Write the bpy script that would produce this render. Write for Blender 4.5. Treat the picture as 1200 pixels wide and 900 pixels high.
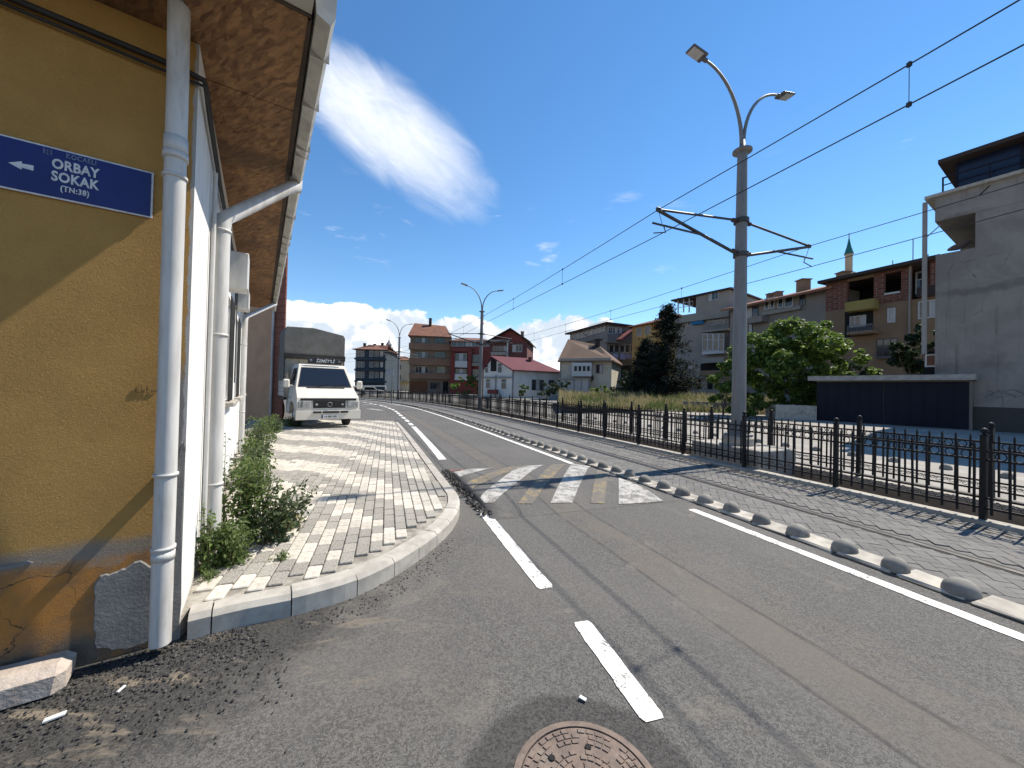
import bpy, math, random
import numpy as np
from mathutils import Vector, Matrix
for _o in list(bpy.data.objects): bpy.data.objects.remove(_o)
rnd = random.Random(7); nr = np.random.RandomState(11)
SC = bpy.context.scene; COL = SC.collection
R_ = math.radians

# ------------------------------------------------------------------ camera
FPX, ROLL, HCAM = 445.0, R_(1.3), 1.6
PIT = math.atan(6/FPX)
FW = np.array([0, math.cos(PIT), math.sin(PIT)]); UP0 = np.array([0, -math.sin(PIT), math.cos(PIT)]); RT0 = np.array([1., 0, 0])
RT = math.cos(ROLL)*RT0 + math.sin(ROLL)*UP0; UP = math.cos(ROLL)*UP0 - math.sin(ROLL)*RT0
cam = bpy.data.objects.new('camera', bpy.data.cameras.new('camera')); COL.objects.link(cam)
cam.data.sensor_width = 36; cam.data.lens = FPX/1200*36; cam.data.clip_start = .05; cam.data.clip_end = 3000
cam.matrix_world = Matrix(((RT[0], UP[0], -FW[0], 0), (RT[1], UP[1], -FW[1], 0), (RT[2], UP[2], -FW[2], HCAM), (0, 0, 0, 1)))
SC.camera = cam
# survey helpers: turn a sighting of the place into metres
def ray(x, y): return FW + RT*((x-600)/FPX) + UP*((450-y)/FPX)
def G(x, y, z=0.):
    d = ray(x, y); t = (z-HCAM)/d[2]; return np.array([d[0]*t, d[1]*t, z])
def at(x, y, Y):
    d = ray(x, y)*(Y/ray(x, y)[1]); return np.array([d[0], d[1], d[2]+HCAM])

# ------------------------------------------------------------------ node helper
class NT:
    def __init__(s, tree): s.t = tree; tree.nodes.clear()
    def n(s, typ, ins=None, **props):
        nd = s.t.nodes.new(typ)
        for k, v in props.items(): setattr(nd, k, v)
        for k, v in (ins or {}).items(): s.set(nd.inputs[k], v)
        return nd
    def set(s, inp, v):
        if isinstance(v, bpy.types.NodeSocket): s.t.links.new(v, inp)
        elif isinstance(v, bpy.types.Node): s.t.links.new(v.outputs[0], inp)
        else:
            if inp.type == 'RGBA' and len(v) == 3: v = (*v, 1)
            inp.default_value = v
    def m(s, op, a, b=0., c=0., clamp=False):
        nd = s.n('ShaderNodeMath', operation=op, use_clamp=clamp); s.set(nd.inputs[0], a); s.set(nd.inputs[1], b); s.set(nd.inputs[2], c); return nd.outputs[0]
    def mix(s, f, a, b, blend='MIX'):
        nd = s.n('ShaderNodeMix', data_type='RGBA', blend_type=blend); s.set(nd.inputs[0], f); s.set(nd.inputs[6], a); s.set(nd.inputs[7], b); return nd.outputs[2]
    def ss(s, v, a, b, lo=0., hi=1.):
        nd = s.n('ShaderNodeMapRange', interpolation_type='SMOOTHSTEP'); s.set(nd.inputs[0], v)
        for i, x in enumerate((a, b, lo, hi)): s.set(nd.inputs[i+1], x)
        return nd.outputs[0]
    def noise(s, vec, sc, det=3., rough=.55, dist=0.):
        nd = s.n('ShaderNodeTexNoise', {'Scale': sc, 'Detail': det, 'Roughness': rough, 'Distortion': dist})
        if vec is not None: s.set(nd.inputs['Vector'], vec)
        return nd.outputs[0]
    def vor(s, vec, sc, feature='F1', out=0):
        nd = s.n('ShaderNodeTexVoronoi', {'Scale': sc}, feature=feature); s.set(nd.inputs['Vector'], vec); return nd.outputs[out]
    def scl(s, vec, k):
        nd = s.n('ShaderNodeVectorMath', operation='MULTIPLY'); s.set(nd.inputs[0], vec); nd.inputs[1].default_value = k; return nd.outputs[0]
    def rot(s, vec, r, loc=(0, 0, 0), sc=(1, 1, 1)):
        nd = s.n('ShaderNodeMapping', {'Rotation': r, 'Location': loc, 'Scale': sc}); s.set(nd.inputs[0], vec); return nd.outputs[0]
    def sep(s, v): nd = s.n('ShaderNodeSeparateXYZ'); s.set(nd.inputs[0], v); return nd.outputs
    def comb(s, x, y, z): nd = s.n('ShaderNodeCombineXYZ', {'X': x, 'Y': y, 'Z': z}); return nd.outputs[0]
    def seg(s, v, a, b, w=.02):
        return s.m('MULTIPLY', s.ss(v, a-w, a+w), s.ss(v, b-w, b+w, 1., 0.))

# ------------------------------------------------------------------ sun, sky, exposure
SUN_AZ = math.atan2(.878, .478)-R_(.6); SUN_EL = R_(52)
SV = Vector((math.sin(SUN_AZ)*math.cos(SUN_EL), math.cos(SUN_AZ)*math.cos(SUN_EL), math.sin(SUN_EL)))
sl = bpy.data.lights.new('sun', 'SUN'); sl.energy = 4.7; sl.angle = R_(.53); sl.color = (1, .93, .82)
so = bpy.data.objects.new('sun', sl); COL.objects.link(so); so.rotation_euler = SV.to_track_quat('Z', 'Y').to_euler(); so.location = (20, 10, 30)
SC.view_settings.view_transform = 'Standard'; SC.view_settings.look = 'None'; SC.view_settings.gamma = 1; SC.view_settings.exposure = 0.66
SC.render.engine = 'CYCLES'
W = bpy.data.worlds.new('World'); SC.world = W; W.use_nodes = True
def make_world():
    t = NT(W.node_tree)
    sky = t.n('ShaderNodeTexSky', sky_type='NISHITA', sun_disc=False, sun_elevation=SUN_EL, sun_rotation=SUN_AZ, altitude=20, air_density=1.0, dust_density=.0, ozone_density=2.2)
    g = t.n('ShaderNodeTexCoord').outputs['Generated']
    x, y, z = t.sep(g)[:3]
    el = t.m('ARCSINE', z); az = t.m('ARCTAN2', x, y)
    deg = 180/math.pi
    # heaped clouds low over the horizon all the way round
    p = t.comb(t.m('MULTIPLY', az, 1.0), t.m('MULTIPLY', el, 1.25), 0.3)
    n1 = t.noise(p, 4.2, 2., .5); n2 = t.noise(p, 13., 7., .58, .25)
    n = t.m('ADD', t.m('MULTIPLY', n1, .62), t.m('MULTIPLY', n2, .38))
    eld = t.m('MULTIPLY', el, deg)
    bias = t.m('ADD', t.ss(eld, 7.5, 15.5, .17, -.34), t.ss(az, .28, .75, .0, -.11))
    n = t.m('ADD', n, bias)
    cum = t.m('MULTIPLY', t.ss(n, .50, .545), t.ss(eld, -2., 2., .6, 1.))
    # sun side of each heap is brighter: compare with the density a little towards the sun
    p2 = t.rot(p, (0, 0, 0), (.02, .035, 0))
    m2 = t.m('ADD', t.m('MULTIPLY', t.noise(p2, 4.2, 2., .5), .62), t.m('MULTIPLY', t.noise(p2, 13., 7., .58, .25), .38))
    m1 = t.m('ADD', t.m('MULTIPLY', n1, .62), t.m('MULTIPLY', n2, .38))
    lit = t.ss(t.m('ADD', t.m('SUBTRACT', m1, m2), t.ss(eld, 0., 13., -.02, .035)), -.035, .06)
    ccol = t.mix(lit, (.60, .68, .78), (1.05, 1.05, 1.05))
    # one torn veil of high cloud and a few faint scraps
    yy = t.m('MAXIMUM', y, .02)
    u = t.m('DIVIDE', x, yy); v = t.m('DIVIDE', z, yy)
    a = R_(-38)
    du = t.m('SUBTRACT', u, -.36); dv = t.m('SUBTRACT', v, .70)
    ul = t.m('ADD', t.m('MULTIPLY', du, math.cos(a)), t.m('MULTIPLY', dv, math.sin(a)))
    vl = t.m('SUBTRACT', t.m('MULTIPLY', dv, math.cos(a)), t.m('MULTIPLY', du, math.sin(a)))
    q = t.comb(t.m('MULTIPLY', ul, 2.2), t.m('MULTIPLY', vl, 5.5), .7)
    st = t.noise(q, 2.6, 6., .6, .6); fine = t.noise(q, 9., 5., .6, .5)
    e = t.m('ADD', t.m('POWER', t.m('DIVIDE', t.m('ABSOLUTE', ul), .37), 2.2), t.m('POWER', t.m('DIVIDE', t.m('ABSOLUTE', vl), .128), 2.))
    body = t.m('ADD', t.m('SUBTRACT', 1., e), t.m('MULTIPLY', t.m('SUBTRACT', st, .5), 1.0))
    veil = t.m('MULTIPLY', t.ss(body, -.25, 1.25), t.ss(y, 0., .2))
    veil = t.m('MULTIPLY', veil, t.m('ADD', .78, t.m('MULTIPLY', fine, .35)), clamp=True)
    sc = t.noise(t.comb(t.m('MULTIPLY', az, 3.2), t.m('MULTIPLY', el, 12.), 4.4), 1.6, 6., .6, .4)
    scr = t.m('MULTIPLY', t.ss(sc, .60, .78), t.seg(eld, 14., 26., 4.))
    scr = t.m('MULTIPLY', scr, .45)
    wisp = t.m('MAXIMUM', t.m('MULTIPLY', veil, .93), scr)
    col = t.n('ShaderNodeHueSaturation', {'Hue': .499, 'Saturation': 1.22, 'Value': 1.0, 'Color': sky}).outputs[0]
    K = 6.6
    col = t.mix(wisp, col, (K*.93, K*.96, K*1.02))
    cc = t.n('ShaderNodeVectorMath', operation='SCALE'); t.set(cc.inputs[0], ccol); cc.inputs['Scale'].default_value = K
    col = t.mix(cum, col, cc.outputs[0])
    bg = t.n('ShaderNodeBackground', {'Color': col, 'Strength': .118})
    o = t.n('ShaderNodeOutputWorld'); t.t.links.new(bg.outputs[0], o.inputs[0])
make_world()

# ------------------------------------------------------------------ materials
MATS = {}
def mat(name, fn=None, base=(.5, .5, .5), c2=None, sc=3., rough=.85, bump=.0, bsc=60., metal=0., spec=.35, vary=0., c3=None, stretch=(1, 1, 1), detail=4., bdist=.02):
    """procedural surface: two tones mixed by noise, optional stains (c3), per-piece variation and fine relief"""
    if name in MATS: return MATS[name]
    m = bpy.data.materials.new(name); m.use_nodes = True; t = NT(m.node_tree)
    tc = t.n('ShaderNodeTexCoord'); vec = t.scl(tc.outputs['Object'], stretch)
    bs = t.n('ShaderNodeBsdfPrincipled', {'Roughness': rough, 'Metallic': metal, 'Specular IOR Level': spec})
    o = t.n('ShaderNodeOutputMaterial'); t.t.links.new(bs.outputs[0], o.inputs[0])
    if fn: fn(t, bs, tc.outputs['Object'], tc)
    else:
        c2 = c2 or tuple(x*.75 for x in base)
        col = t.mix(t.ss(t.noise(vec, sc, detail, .6), .35, .65), base, c2)
        if c3: col = t.mix(t.m('MULTIPLY', t.ss(t.noise(vec, sc*.37, 6., .65), .52, .72), .8), col, c3)
        if vary:
            r = t.m('FRACT', t.m('ADD', t.n('ShaderNodeObjectInfo').outputs['Random'], t.n('ShaderNodeNewGeometry').outputs['Random Per Island']))
            hs = t.n('ShaderNodeHueSaturation', {'Value': t.m('ADD', 1-vary, t.m('MULTIPLY', r, 2*vary)), 'Color': col}); col = hs.outputs[0]
        t.set(bs.inputs['Base Color'], col)
        if bump:
            b = t.n('ShaderNodeBump', {'Strength': bump, 'Distance': bdist, 'Height': t.noise(vec, bsc, 4., .6)}); t.set(bs.inputs['Normal'], b.outputs[0])
    MATS[name] = m; return m

# ------------------------------------------------------------------ mesh helpers
class MB:
    def __init__(s): s.v = []; s.f = []; s.sm = []; s.uv = None
    def add(s, vs, fs, smooth=False):
        k = len(s.v); s.v += [tuple(map(float, p)) for p in vs]
        s.f += [tuple(i+k for i in f) for f in fs]; s.sm += [smooth]*len(fs); return s
    def box(s, c, size, ax=None, bev=0.):
        """box centred at c; ax = three axes (rows)"""
        ax = np.eye(3) if ax is None else np.array(ax, float); c = np.array(c, float); h = np.array(size, float)/2
        if bev <= 0:
            vs = [c+ax[0]*h[0]*i+ax[1]*h[1]*j+ax[2]*h[2]*k for k in (-1, 1) for j in (-1, 1) for i in (-1, 1)]
            fs = [(0, 2, 3, 1), (4, 5, 7, 6), (0, 1, 5, 4), (2, 6, 7, 3), (0, 4, 6, 2), (1, 3, 7, 5)]
            return s.add(vs, fs)
        b = min(bev, h.min()*.9); vs = []; idx = {}
        for sx in (-1, 1):
            for sy in (-1, 1):
                for sz in (-1, 1):
                    sg = np.array([sx, sy, sz])
                    for a in range(3):
                        q = (h-b)*sg; q[a] = h[a]*sg[a]; idx[(sx, sy, sz, a)] = len(vs); vs.append(c+q@ax)
        fs = []
        def orient(f):
            P = [vs[i] for i in f]; nn = np.cross(P[1]-P[0], P[2]-P[0]); cc = sum(P)/len(P)-c
            return tuple(f) if nn@cc > 0 else tuple(f[::-1])
        for a in range(3):
            o = [i for i in range(3) if i != a]
            for sg in (-1, 1):
                f = []
                for p, q in ((-1, -1), (1, -1), (1, 1), (-1, 1)):
                    k = [0, 0, 0]; k[a] = sg; k[o[0]] = p; k[o[1]] = q; f.append(idx[(*k, a)])
                fs.append(orient(f))
            for p in (-1, 1):
                for q in (-1, 1):
                    f = []
                    for e, aa in ((-1, o[0]), (1, o[0]), (1, o[1]), (-1, o[1])):
                        k = [0, 0, 0]; k[a] = e; k[o[0]] = p; k[o[1]] = q; f.append(idx[(*k, aa)])
                    fs.append(orient(f))
        for sx in (-1, 1):
            for sy in (-1, 1):
                for sz in (-1, 1): fs.append(orient([idx[(sx, sy, sz, a)] for a in range(3)]))
        return s.add(vs, fs)
    def bx(s, x0, x1, y0, y1, z0, z1, bev=0.): return s.box(((x0+x1)/2, (y0+y1)/2, (z0+z1)/2), (x1-x0, y1-y0, z1-z0), None, bev)
    def tube(s, pts, r, n=8, caps=True, smooth=True):
        P = [np.array(p, float) for p in pts]; rs = r if isinstance(r, (list, tuple)) else [r]*len(P)
        d0 = P[1]-P[0]; a = np.array([0, 0, 1.]) if abs(d0[2]) < .9*np.linalg.norm(d0) else np.array([1., 0, 0])
        rings = []; u = None
        for i, p in enumerate(P):
            d = (P[min(i+1, len(P)-1)]-P[max(i-1, 0)]); d /= np.linalg.norm(d)
            u = np.cross(d, a) if u is None else u-d*(u@d)
            u /= np.linalg.norm(u); w = np.cross(d, u)
            rings.append([p+rs[i]*(u*math.cos(2*math.pi*k/n)+w*math.sin(2*math.pi*k/n)) for k in range(n)])
        vs = [q for rg in rings for q in rg]
        fs = [(i*n+k, i*n+(k+1) % n, (i+1)*n+(k+1) % n, (i+1)*n+k) for i in range(len(P)-1) for k in range(n)]
        s.add(vs, fs, smooth)
        if caps:
            s.add(rings[0], [tuple(range(n))[::-1]]); s.add(rings[-1], [tuple(range(n))])
        return s
    def lathe(s, c, prof, n=16, smooth=True, ax=None):
        c = np.array(c, float); ax = np.eye(3) if ax is None else np.array(ax, float); vs = []
        for r, z in prof:
            for k in range(n): vs.append(c+ax[0]*r*math.cos(2*math.pi*k/n)+ax[1]*r*math.sin(2*math.pi*k/n)+ax[2]*z)
        fs = [(i*n+k, i*n+(k+1) % n, (i+1)*n+(k+1) % n, (i+1)*n+k) for i in range(len(prof)-1) for k in range(n)]
        s.add(vs, fs, smooth); return s
    def torus(s, c, R, r, ax, n=12, m=5):
        ax = np.array(ax, float); pts = [np.array(c)+R*(ax[0]*math.cos(2*math.pi*k/n)+ax[1]*math.sin(2*math.pi*k/n)) for k in range(n)]
        vs = []
        for k in range(n):
            o = ax[0]*math.cos(2*math.pi*k/n)+ax[1]*math.sin(2*math.pi*k/n)
            for j in range(m): vs.append(pts[k]+r*(o*math.cos(2*math.pi*j/m)+ax[2]*math.sin(2*math.pi*j/m)))
        s.add(vs, [(k*m+j, k*m+(j+1) % m, ((k+1) % n)*m+(j+1) % m, ((k+1) % n)*m+j) for k in range(n) for j in range(m)], True); return s
    def prism(s, poly, z0, z1):
        n = len(poly); ar = sum(poly[i][0]*poly[(i+1) % n][1]-poly[(i+1) % n][0]*poly[i][1] for i in range(n))
        if ar < 0: poly = poly[::-1]
        vs = [(p[0], p[1], z0) for p in poly]+[(p[0], p[1], z1) for p in poly]
        s.add(vs, [tuple(range(n))[::-1], tuple(range(n, 2*n))]+[(i, (i+1) % n, n+(i+1) % n, n+i) for i in range(n)]); return s
    def mesh(s, name, m, shift=(0, 0, 0)):
        me = bpy.data.meshes.new(name); a = np.array(s.v, float)-np.array(shift, float)
        me.from_pydata(a.tolist(), [], s.f)
        me.polygons.foreach_set('use_smooth', s.sm)
        if m: me.materials.append(MATS[m] if isinstance(m, str) else m)
        me.update(); return me
    def build(s, name, m, parent=None, label=None, cat=None, group=None, kind=None):
        a = np.array(s.v)
        if parent is None: org = np.array([(a[:, 0].min()+a[:, 0].max())/2, (a[:, 1].min()+a[:, 1].max())/2, a[:, 2].min()])
        else: org = np.array(wloc(parent))
        o = bpy.data.objects.new(name, s.mesh(name, m, org)); COL.objects.link(o)
        if parent is None: o.location = org
        else: o.parent = parent
        o['_w'] = 1
        del o['_w']
        return tag(o, label, cat, group, kind)
def wloc(o):
    v = Vector((0, 0, 0))
    while o is not None: v = v+o.location; o = o.parent
    return v
def tag(o, label=None, cat=None, group=None, kind=None):
    for k, v in (('label', label), ('category', cat), ('group', group), ('kind', kind)):
        if v: o[k] = v
    return o
def thing(name, loc, label, cat, group=None, rz=0.):
    o = bpy.data.objects.new(name, None); COL.objects.link(o); o.location = tuple(float(x) for x in loc); o.rotation_euler.z = rz; o.empty_display_size = .2
    return tag(o, label, cat, group)
def inst(name, me, parent, loc=(0, 0, 0), rz=0., kind=None, sx=1.):
    o = bpy.data.objects.new(name, me); COL.objects.link(o); o.parent = parent; o.location = tuple(float(x) for x in loc); o.rotation_euler.z = rz
    if sx != 1.: o.scale.x = sx
    if kind: o['kind'] = kind
    return o
def text_mesh(body, size, m, name='lettering', bold=0., spacing=1., extrude=.002, shear=0.):
    cu = bpy.data.curves.new('txt', 'FONT'); cu.body = body; cu.size = size; cu.extrude = extrude; cu.offset = bold; cu.space_character = spacing; cu.shear = shear; cu.align_x = 'CENTER'; cu.align_y = 'CENTER'; cu.resolution_u = 3
    o = bpy.data.objects.new('txt', cu); COL.objects.link(o); dg = bpy.context.evaluated_depsgraph_get(); dg.update()
    me = bpy.data.meshes.new_from_object(o.evaluated_get(dg)); bpy.data.objects.remove(o); bpy.data.curves.remove(cu)
    me.materials.clear(); me.materials.append(MATS[m]); me.name = name; return me
def put_text(me, parent, pos, xdir, ydir=(0, 0, 1), name='lettering'):
    """pos in world; the parent carries no rotation"""
    x = Vector(xdir).normalized(); y = Vector(ydir).normalized(); z = x.cross(y)
    o = bpy.data.objects.new(name, me); COL.objects.link(o); o.parent = parent
    p = Vector(pos)-wloc(parent)
    o.matrix_basis = Matrix(((x[0], y[0], z[0], p[0]), (x[1], y[1], z[1], p[1]), (x[2], y[2], z[2], p[2]), (0, 0, 0, 1))); return o

# ------------------------------------------------------------------ road axis: the line of domes between road and tram track
_D = np.array([(16.5, -30), (12, -19), (7.8, -8), (4.85, 0), (3.71, 3.11), (2.96, 5.17), (2.28, 6.98), (1.16, 9.85), (.06, 12.6), (-1.42, 16.3), (-4.2, 23), (-7.5, 30), (-11.5, 36.7), (-17, 43), (-24, 48.5), (-34, 53), (-46, 56)], float)
def catmull(P, k=12):
    out = []; P = np.vstack([2*P[0]-P[1], P, 2*P[-1]-P[-2]])
    for i in range(1, len(P)-2):
        for j in range(k):
            t = j/k; a, b, c, d = P[i-1:i+3]
            out.append(.5*(2*b+(c-a)*t+(2*a-5*b+4*c-d)*t*t+(3*b-a-3*c+d)*t**3))
    out.append(P[-2]); return np.array(out)
_C = catmull(_D)
for _ in range(30): _C[1:-1] = .25*_C[:-2]+.5*_C[1:-1]+.25*_C[2:]
_S = np.concatenate([[0], np.cumsum(np.hypot(*np.diff(_C, axis=0).T))])
def axis(s):
    p = np.array([np.interp(s, _S, _C[:, 0]), np.interp(s, _S, _C[:, 1])])
    q = np.array([np.interp(s+.6, _S, _C[:, 0]), np.interp(s+.6, _S, _C[:, 1])])-np.array([np.interp(s-.6, _S, _C[:, 0]), np.interp(s-.6, _S, _C[:, 1])])
    d = q/np.hypot(*q); return p, d, np.array([d[1], -d[0]])
def loc(s, off): p, d, n = axis(s); return p+n*off
def proj(x, y):
    i = int(np.argmin((_C[:, 0]-x)**2+(_C[:, 1]-y)**2)); s = _S[i]
    for _ in range(6):
        p, d, n = axis(s); s += float((np.array([x, y])-p)@d)
    p, d, n = axis(s); return s, float((np.array([x, y])-p)@n)
S0, S1 = 2.0, _S[-1]-.5
def srange(a, b, step): return np.linspace(a, b, max(2, int(round((b-a)/step))+1))
def ribbon(name, m, offs, a, b, z, step=1., parent=None, kind=None, thick=None):
    """strip that follows the axis; offs = list of (offset, z); UV = (offset, s)"""
    ss = srange(a, b, step); mb = MB(); n = len(offs)
    for s in ss:
        p, d, nn = axis(s)
        for o, zz in offs: q = p+nn*o; mb.v.append((q[0], q[1], zz+z))
    for i in range(len(ss)-1):
        for j in range(n-1): mb.f.append((i*n+j, i*n+j+1, (i+1)*n+j+1, (i+1)*n+j)); mb.sm.append(False)
    o = mb.build(name, m, parent, kind=kind)
    uv = o.data.uv_layers.new(name='UVMap'); li = [0]*len(o.data.loops); o.data.loops.foreach_get('vertex_index', li)
    for k, vi in enumerate(li): uv.data[k].uv = (offs[vi % n][0], ss[vi//n])
    return o
def pathstrip(pts, w, z):
    """painted strip of width w along ground points"""
    mb = MB(); P = np.array(pts, float)
    for i in range(len(P)):
        d = P[min(i+1, len(P)-1)]-P[max(i-1, 0)]; d /= np.hypot(*d); n = np.array([d[1], -d[0]])
        for sg in (-1, 1): q = P[i]+n*w/2*sg; mb.v.append((q[0], q[1], z))
    for i in range(len(P)-1): mb.f.append((2*i, 2*i+1, 2*i+3, 2*i+2)); mb.sm.append(False)
    return mb

# ------------------------------------------------------------------ ground materials
def _asphalt(t, bs, ob, tc):
    u, s, _ = t.sep(t.n('ShaderNodeUVMap').outputs[0])[:3]
    sp = t.vor(ob, 95., out=1); spx = t.sep(sp)[0]
    agg = t.noise(ob, 210., 3., .7); fine = t.noise(ob, 520., 2., .6)
    big = t.noise(ob, .55, 5., .6, .4); mid = t.noise(t.comb(t.m('MULTIPLY', u, 2.4), t.m('MULTIPLY', s, .35), 0), 1.3, 5., .6, .6)
    c = t.mix(t.ss(spx, .0, 1.), (.055, .052, .048), (.128, .121, .111))
    c = t.mix(t.ss(agg, .52, .72), c, (.27, .25, .22)); c = t.mix(t.ss(agg, .48, .30), c, (.035, .034, .033))
    c = t.mix(t.m('MULTIPLY', t.ss(big, .42, .68), .42), c, (.135, .125, .112))
    c = t.mix(t.m('MULTIPLY', t.ss(mid, .5, .75), .35), c, (.075, .072, .07))
    # service trench filled with browner tarmac between two sealed seams
    w = t.m('MULTIPLY', t.m('SUBTRACT', t.noise(t.comb(0., s, 2.), .5, 4.), .5), .05)
    uu = t.m('ADD', u, w)
    tr = t.m('MULTIPLY', t.seg(uu, -2.28, -1.85, .05), t.ss(t.noise(ob, 2.2, 5.), .3, .6))
    c = t.mix(t.m('MULTIPLY', tr, .55), c, (.135, .115, .092))
    worn = t.m('MULTIPLY', t.seg(uu, -1.95, -1.35, .18), t.ss(t.noise(t.comb(t.m('MULTIPLY', u, 5.), t.m('MULTIPLY', s, 1.2), 0), 2.2, 6., .7), .42, .62))
    c = t.mix(t.m('MULTIPLY', worn, t.ss(s, 42., 28., 0., .7)), c, (.15, .125, .098))
    for a, wd in ((-2.28, .016), (-1.85, .018)):
        ln = t.m('MULTIPLY', t.seg(uu, a-wd, a+wd, .014), t.ss(t.noise(t.comb(t.m('MULTIPLY', u, 9.), t.m('MULTIPLY', s, 2.5), 1.), 2., 4., .7), .33, .55))
        c = t.mix(t.m('MULTIPLY', ln, .6), c, (.035, .033, .031))
    # newer black tarmac: raw strip along the yellow wall, ring round the manhole
    px, py, _z = t.sep(t.n('ShaderNodeNewGeometry').outputs['Position'])[:3]
    dx, dy = t.m('SUBTRACT', px, -2.03), t.m('SUBTRACT', py, 2.38)
    al = t.m('ADD', t.m('MULTIPLY', dx, .817), t.m('MULTIPLY', dy, .577)); ac = t.m('SUBTRACT', t.m('MULTIPLY', dx, .577), t.m('MULTIPLY', dy, .817))
    rr = t.m('SQRT', t.m('ADD', t.m('POWER', t.m('DIVIDE', t.m('ABSOLUTE', t.m('ADD', al, 1.6)), 2.35), 2.), t.m('POWER', t.m('DIVIDE', t.m('ABSOLUTE', ac), 1.0), 2.)))
    wob = t.m('MULTIPLY', t.m('SUBTRACT', t.noise(ob, 2.6, 7., .72, .5), .5), .75)
    raw = t.ss(t.m('ADD', rr, wob), 1.28, .95)
    mr = t.m('SQRT', t.m('ADD', t.m('POWER', t.m('SUBTRACT', px, .33), 2.), t.m('POWER', t.m('SUBTRACT', py, 1.5), 2.)))
    ring = t.ss(t.m('ADD', mr, t.m('MULTIPLY', t.m('SUBTRACT', t.noise(ob, 3.5, 6., .65), .5), .22)), .54, .48)
    nb_ = t.mix(spx, (.018, .017, .016), (.055, .052, .048)); nb_ = t.mix(t.ss(agg, .57, .75), nb_, (.20, .19, .17))
    c = t.mix(t.m('MULTIPLY', t.m('MAXIMUM', raw, t.m('MULTIPLY', ring, .8)), .92), c, nb_)
    sand = t.m('MULTIPLY', t.ss(t.noise(t.rot(ob, (0, 0, .9), sc=(1.3, 4.5, 1)), 1.5, 7., .7, .6), .54, .68), t.ss(rr, 1.9, .7)); c = t.mix(t.m('MULTIPLY', sand, .75), c, (.24, .195, .14))
    dust = t.m('MULTIPLY', t.ss(t.noise(ob, 1.7, 7., .68, .8), .57, .74), .5)
    c = t.mix(dust, c, (.21, .185, .15))
    t.set(bs.inputs['Base Color'], c); bs.inputs['Roughness'].default_value = .88
    h = t.m('ADD', t.m('MULTIPLY', agg, .7), t.m('MULTIPLY', fine, .3))
    b = t.n('ShaderNodeBump', {'Strength': .55, 'Distance': .006, 'Height': h}); t.set(bs.inputs['Normal'], b.outputs[0])
mat('asphalt', _asphalt)
def _patch(t, bs, ob, tc):
    sp = t.sep(t.vor(ob, 70., out=1))[0]; agg = t.noise(ob, 160., 4., .7)
    c = t.mix(sp, (.022, .022, .022), (.075, .072, .069)); c = t.mix(t.ss(agg, .56, .75), c, (.17, .16, .15))
    c = t.mix(t.m('MULTIPLY', t.ss(t.noise(ob, 3.4, 6., .7, .6), .56, .72), .7), c, (.17, .145, .11))
    t.set(bs.inputs['Base Color'], c); bs.inputs['Roughness'].default_value = .8
    b = t.n('ShaderNodeBump', {'Strength': .8, 'Distance': .012, 'Height': t.m('ADD', agg, sp)}); t.set(bs.inputs['Normal'], b.outputs[0])
mat('fresh_asphalt', _patch)
mat('stone_chips', base=(.026, .025, .024), c2=(.07, .066, .06), sc=12, vary=.6, rough=.8)
def _paint(col, worn, k):
    def fn(t, bs, ob, tc):
        n = t.m('ADD', t.m('MULTIPLY', t.noise(ob, 70., 5., .7), .55), t.m('MULTIPLY', t.noise(ob, 7., 5., .65), .45))
        c = t.mix(t.ss(n, k, k+.07), tuple(x*.93 for x in worn), col)
        c = t.mix(t.m('MULTIPLY', t.ss(t.noise(ob, 4., 6., .7), .5, .7), .25), c, tuple(x*.72 for x in col))
        t.set(bs.inputs['Base Color'], c); bs.inputs['Roughness'].default_value = .7
        b = t.n('ShaderNodeBump', {'Strength': .4, 'Distance': .004, 'Height': t.noise(ob, 210., 3., .7)}); t.set(bs.inputs['Normal'], b.outputs[0])
    return fn
mat('paint_white', _paint((.76, .74, .69), (.17, .16, .145), .41))
mat('paint_worn', _paint((.43, .41, .37), (.15, .14, .125), .455))
mat('paint_yellow', _paint((.30, .22, .085), (.135, .122, .105), .505))
mat('paint_orange', _paint((.45, .12, .05), (.10, .09, .08), .44))
mat('concrete', base=(.36, .34, .30), c2=(.27, .25, .22), c3=(.17, .155, .135), sc=5, bump=.35, bsc=130, bdist=.006)
mat('concrete_light', base=(.43, .395, .335), c2=(.33, .30, .255), c3=(.20, .18, .15), sc=7, bump=.3, bsc=150, bdist=.005, vary=.12)
mat('concrete_dome', base=(.235, .22, .19), c2=(.17, .16, .14), c3=(.11, .102, .09), sc=9, bump=.4, bsc=160, bdist=.004, vary=.15)
mat('plinth_dirt', base=(.13, .12, .10), c2=(.08, .075, .065), sc=9, bump=.4, bsc=90)
mat('drain_wall', base=(.26, .21, .155), c2=(.18, .148, .11), c3=(.12, .10, .075), sc=2.5, bump=.4, bsc=40)
mat('kerb_stone', base=(.43, .40, .35), c2=(.33, .305, .265), c3=(.22, .20, .17), sc=6, bump=.35, bsc=150, bdist=.005, vary=.08)
mat('paver_white', base=(.53, .49, .42), c2=(.42, .38, .32), c3=(.34, .30, .245), sc=24, bump=.3, bsc=190, bdist=.004, vary=.13)
mat('paver_grey', base=(.37, .345, .30), c2=(.165, .153, .135), c3=(.25, .228, .195), sc=85, bump=.35, bsc=190, bdist=.004, vary=.13, detail=6)
mat('bedding', base=(.36, .33, .28), c2=(.20, .18, .15), sc=9, bump=.4, bsc=120)
mat('paver_track', base=(.15, .142, .13), c2=(.122, .116, .106), c3=(.185, .175, .158), sc=6, bump=.3, bsc=160, bdist=.004, vary=.13)
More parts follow.
